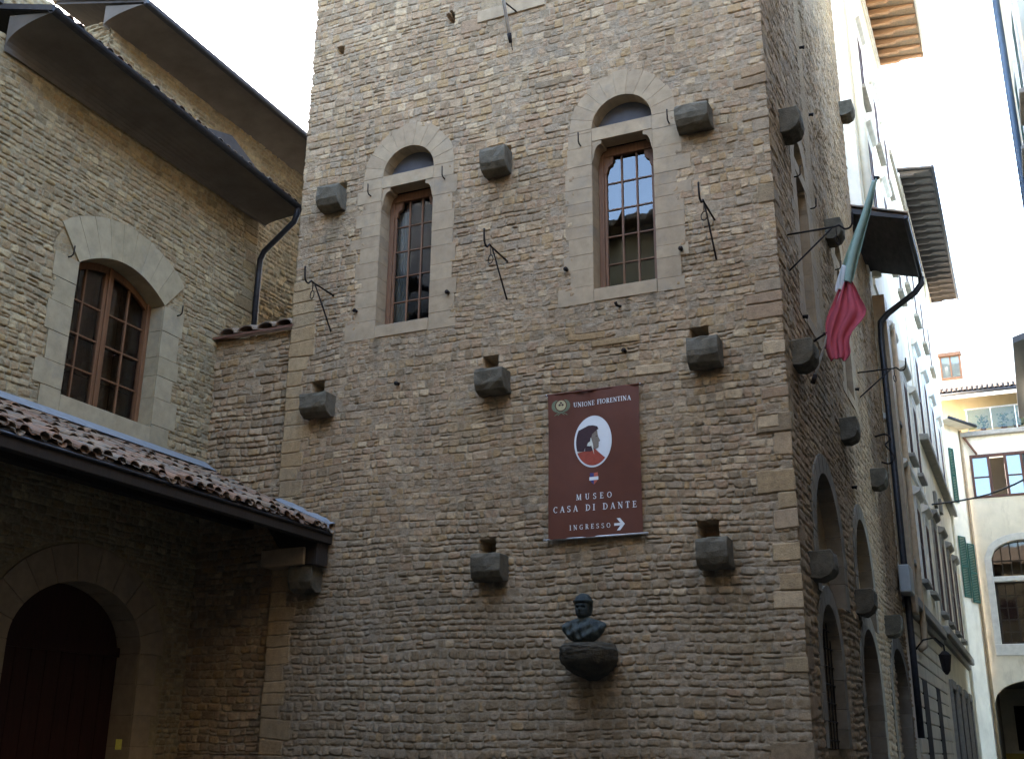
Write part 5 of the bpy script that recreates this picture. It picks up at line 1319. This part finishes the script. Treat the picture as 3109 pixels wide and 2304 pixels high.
# ---- buildings behind and beside the photographer (palazzo shows in the window panes; unseen blocks added to shade the square)
h7 = thing('palazzo', 'ochre palazzo across the square, seen reflected in the window panes', 'palazzo', (-8, -12, 0))
MB().box(FW, -34, 14, 0, 20.3, -20, -3.5).build('wall', M['ochre_wall'], h7)
MB().box(FW, -33.9, 13.9, 0, 8.5, -3.5, -3.3).build('rusticated_base', M['low_bounce'], h7)  # dark band added on the unseen front to cut bounce light
FP = Frame((0, -3.5, 0), (1, 0, 0), (0, 1, 0))
for i in range(11):
    x = -31+4.2*i
    for v0, v1 in ((5.5, 8), (10, 12.4), (14.4, 16.6)):
        if (i+int(v0)) % 1 == 0: lane_window(FP, x, 1.3, v0, v1, h7, hood=False, trim='grey_stone', sh='shutter') if False else MB().box(FP, x-.65, x+.65, v0, v1, .0, .08).build('shutter', M['shutter'], h7)
MB().box(FW, -34, -17.5, 20.4, 27, -20, -3.6).build('upper_wall', M['ochre_wall'], h7)
MB().prism(Frame((0, 0, 0), (0, 1, 0), (1, 0, 0)), [(-2.3, 20.1), (-2.3, 20.3), (-10, 23.1), (-20, 20.3), (-3.6, 20.25)], -17.4, 14.5).build('roof', M['tile'], h7)
h9 = thing('skylight_block', 'unseen stuccoed block added at the near left to cut skylight', 'house', (-20, 1, 0))  # added out of view to hold skylight off porch and chapel
MB().box(FW, -34, -13.4, 0, 24, -3.4, 6.4).build('wall', M['square_wall'], h9)
MB().box(FW, -34, -13.0, 24, 24.2, -3.4, 6.6).build('roof', M['tile'], h9)
h10 = thing('sun_block', 'big plain unseen block added behind the chapel roofs to stop low sun', 'church', (-53, 28, 0))  # added mass, kept below the rooflines, that blocks sun from the square
ca, sa = math.cos(rad(28)), math.sin(rad(28)); FN = Frame((-50, 27, 0), (sa, ca, 0), (ca, -sa, 0))
MB().box(FN, -38, 34, 0, 36.0, -14, 0).build('wall', M['square_wall'], h10)
MB().prism(Frame((-50, 27, 0), (ca, -sa, 0), (sa, ca, 0)), [(.6, 35.9), (.6, 36.1), (-7, 38.2), (-14.6, 36.1), (-14.6, 35.9)], -38.5, 34.5).build('roof', M['tile'], h10)
h8 = thing('square_house', 'plain stuccoed house on the right side of the square', 'house', (9, 8, 0))
MB().box(FW, 3.0, 14, 0, 20, -3.4, 23.9).build('wall', M['low_bounce'], h8)
MB().box(FW, 2.3, 14, 20, 20.2, -3.4, 23.9).build('roof', M['soffitwood'], h8)

# ---- small things in the lane
cab = MB(); n = 14
P0, P1 = Vector((-2.6, 41.5, 10.05)), Vector((1.7, 47.5, 12.6))
cab.tube([P0.lerp(P1, i/n)-Vector((0, 0, .35*sin(pi*i/n))) for i in range(n+1)], .035, 6)
tag(cab.build('cable', M['cable'], smooth=True), 'black cable strung across the lane in front of the end house', 'cable')
bx_ = MB().box(FB, 29.5, 30.35, 5.45, 6.15, .02, .30)
tag(bx_.build('junction_box', M['box'], bevel=.03), 'pale grey junction box at the foot of the dark annex downpipe', 'junction box')
ln = thing('wall_lantern', 'dark iron lantern on a curved wall bracket low in the lane', 'lantern', (-2.8, 31.9, 3.9))
MB().tube([(-2.86, 31.9, 4.2), (-2.6, 31.9, 4.5), (-2.3, 31.9, 4.55), (-2.1, 31.9, 4.35), (-2.1, 31.9, 4.2)], .025, 6).build('bracket', M['iron'], ln, smooth=True)
MB().tube([(-2.1, 31.9, 4.2), (-2.1, 31.9, 4.1), (-2.1, 31.9, 3.7), (-2.1, 31.9, 3.6)], [.05, .16, .10, .03], 8).build('lamp_shade', M['iron'], ln)
kn = MB().tube(curve_pts([(-2.85, 27.4, 8.95), (-2.6, 27.4, 8.98), (-2.5, 27.4, 8.85), (-2.62, 27.4, 8.72), (-2.52, 27.4, 8.55), (-2.45, 27.4, 8.38), (-2.58, 27.4, 8.25), (-2.75, 27.4, 8.3)]), .022, 6)
tag(kn.build('iron_scroll', M['iron'], smooth=True), 'black scrolled iron bracket low on the annex wall beside the downpipe', 'iron bracket')

# ================================================================== GROUND
g = MB().add([(-400, -400, 0), (400, -400, 0), (400, 400, 0), (-400, 400, 0)], [(0, 1, 2, 3)]).build('ground', M['paving']); g['kind'] = 'structure'
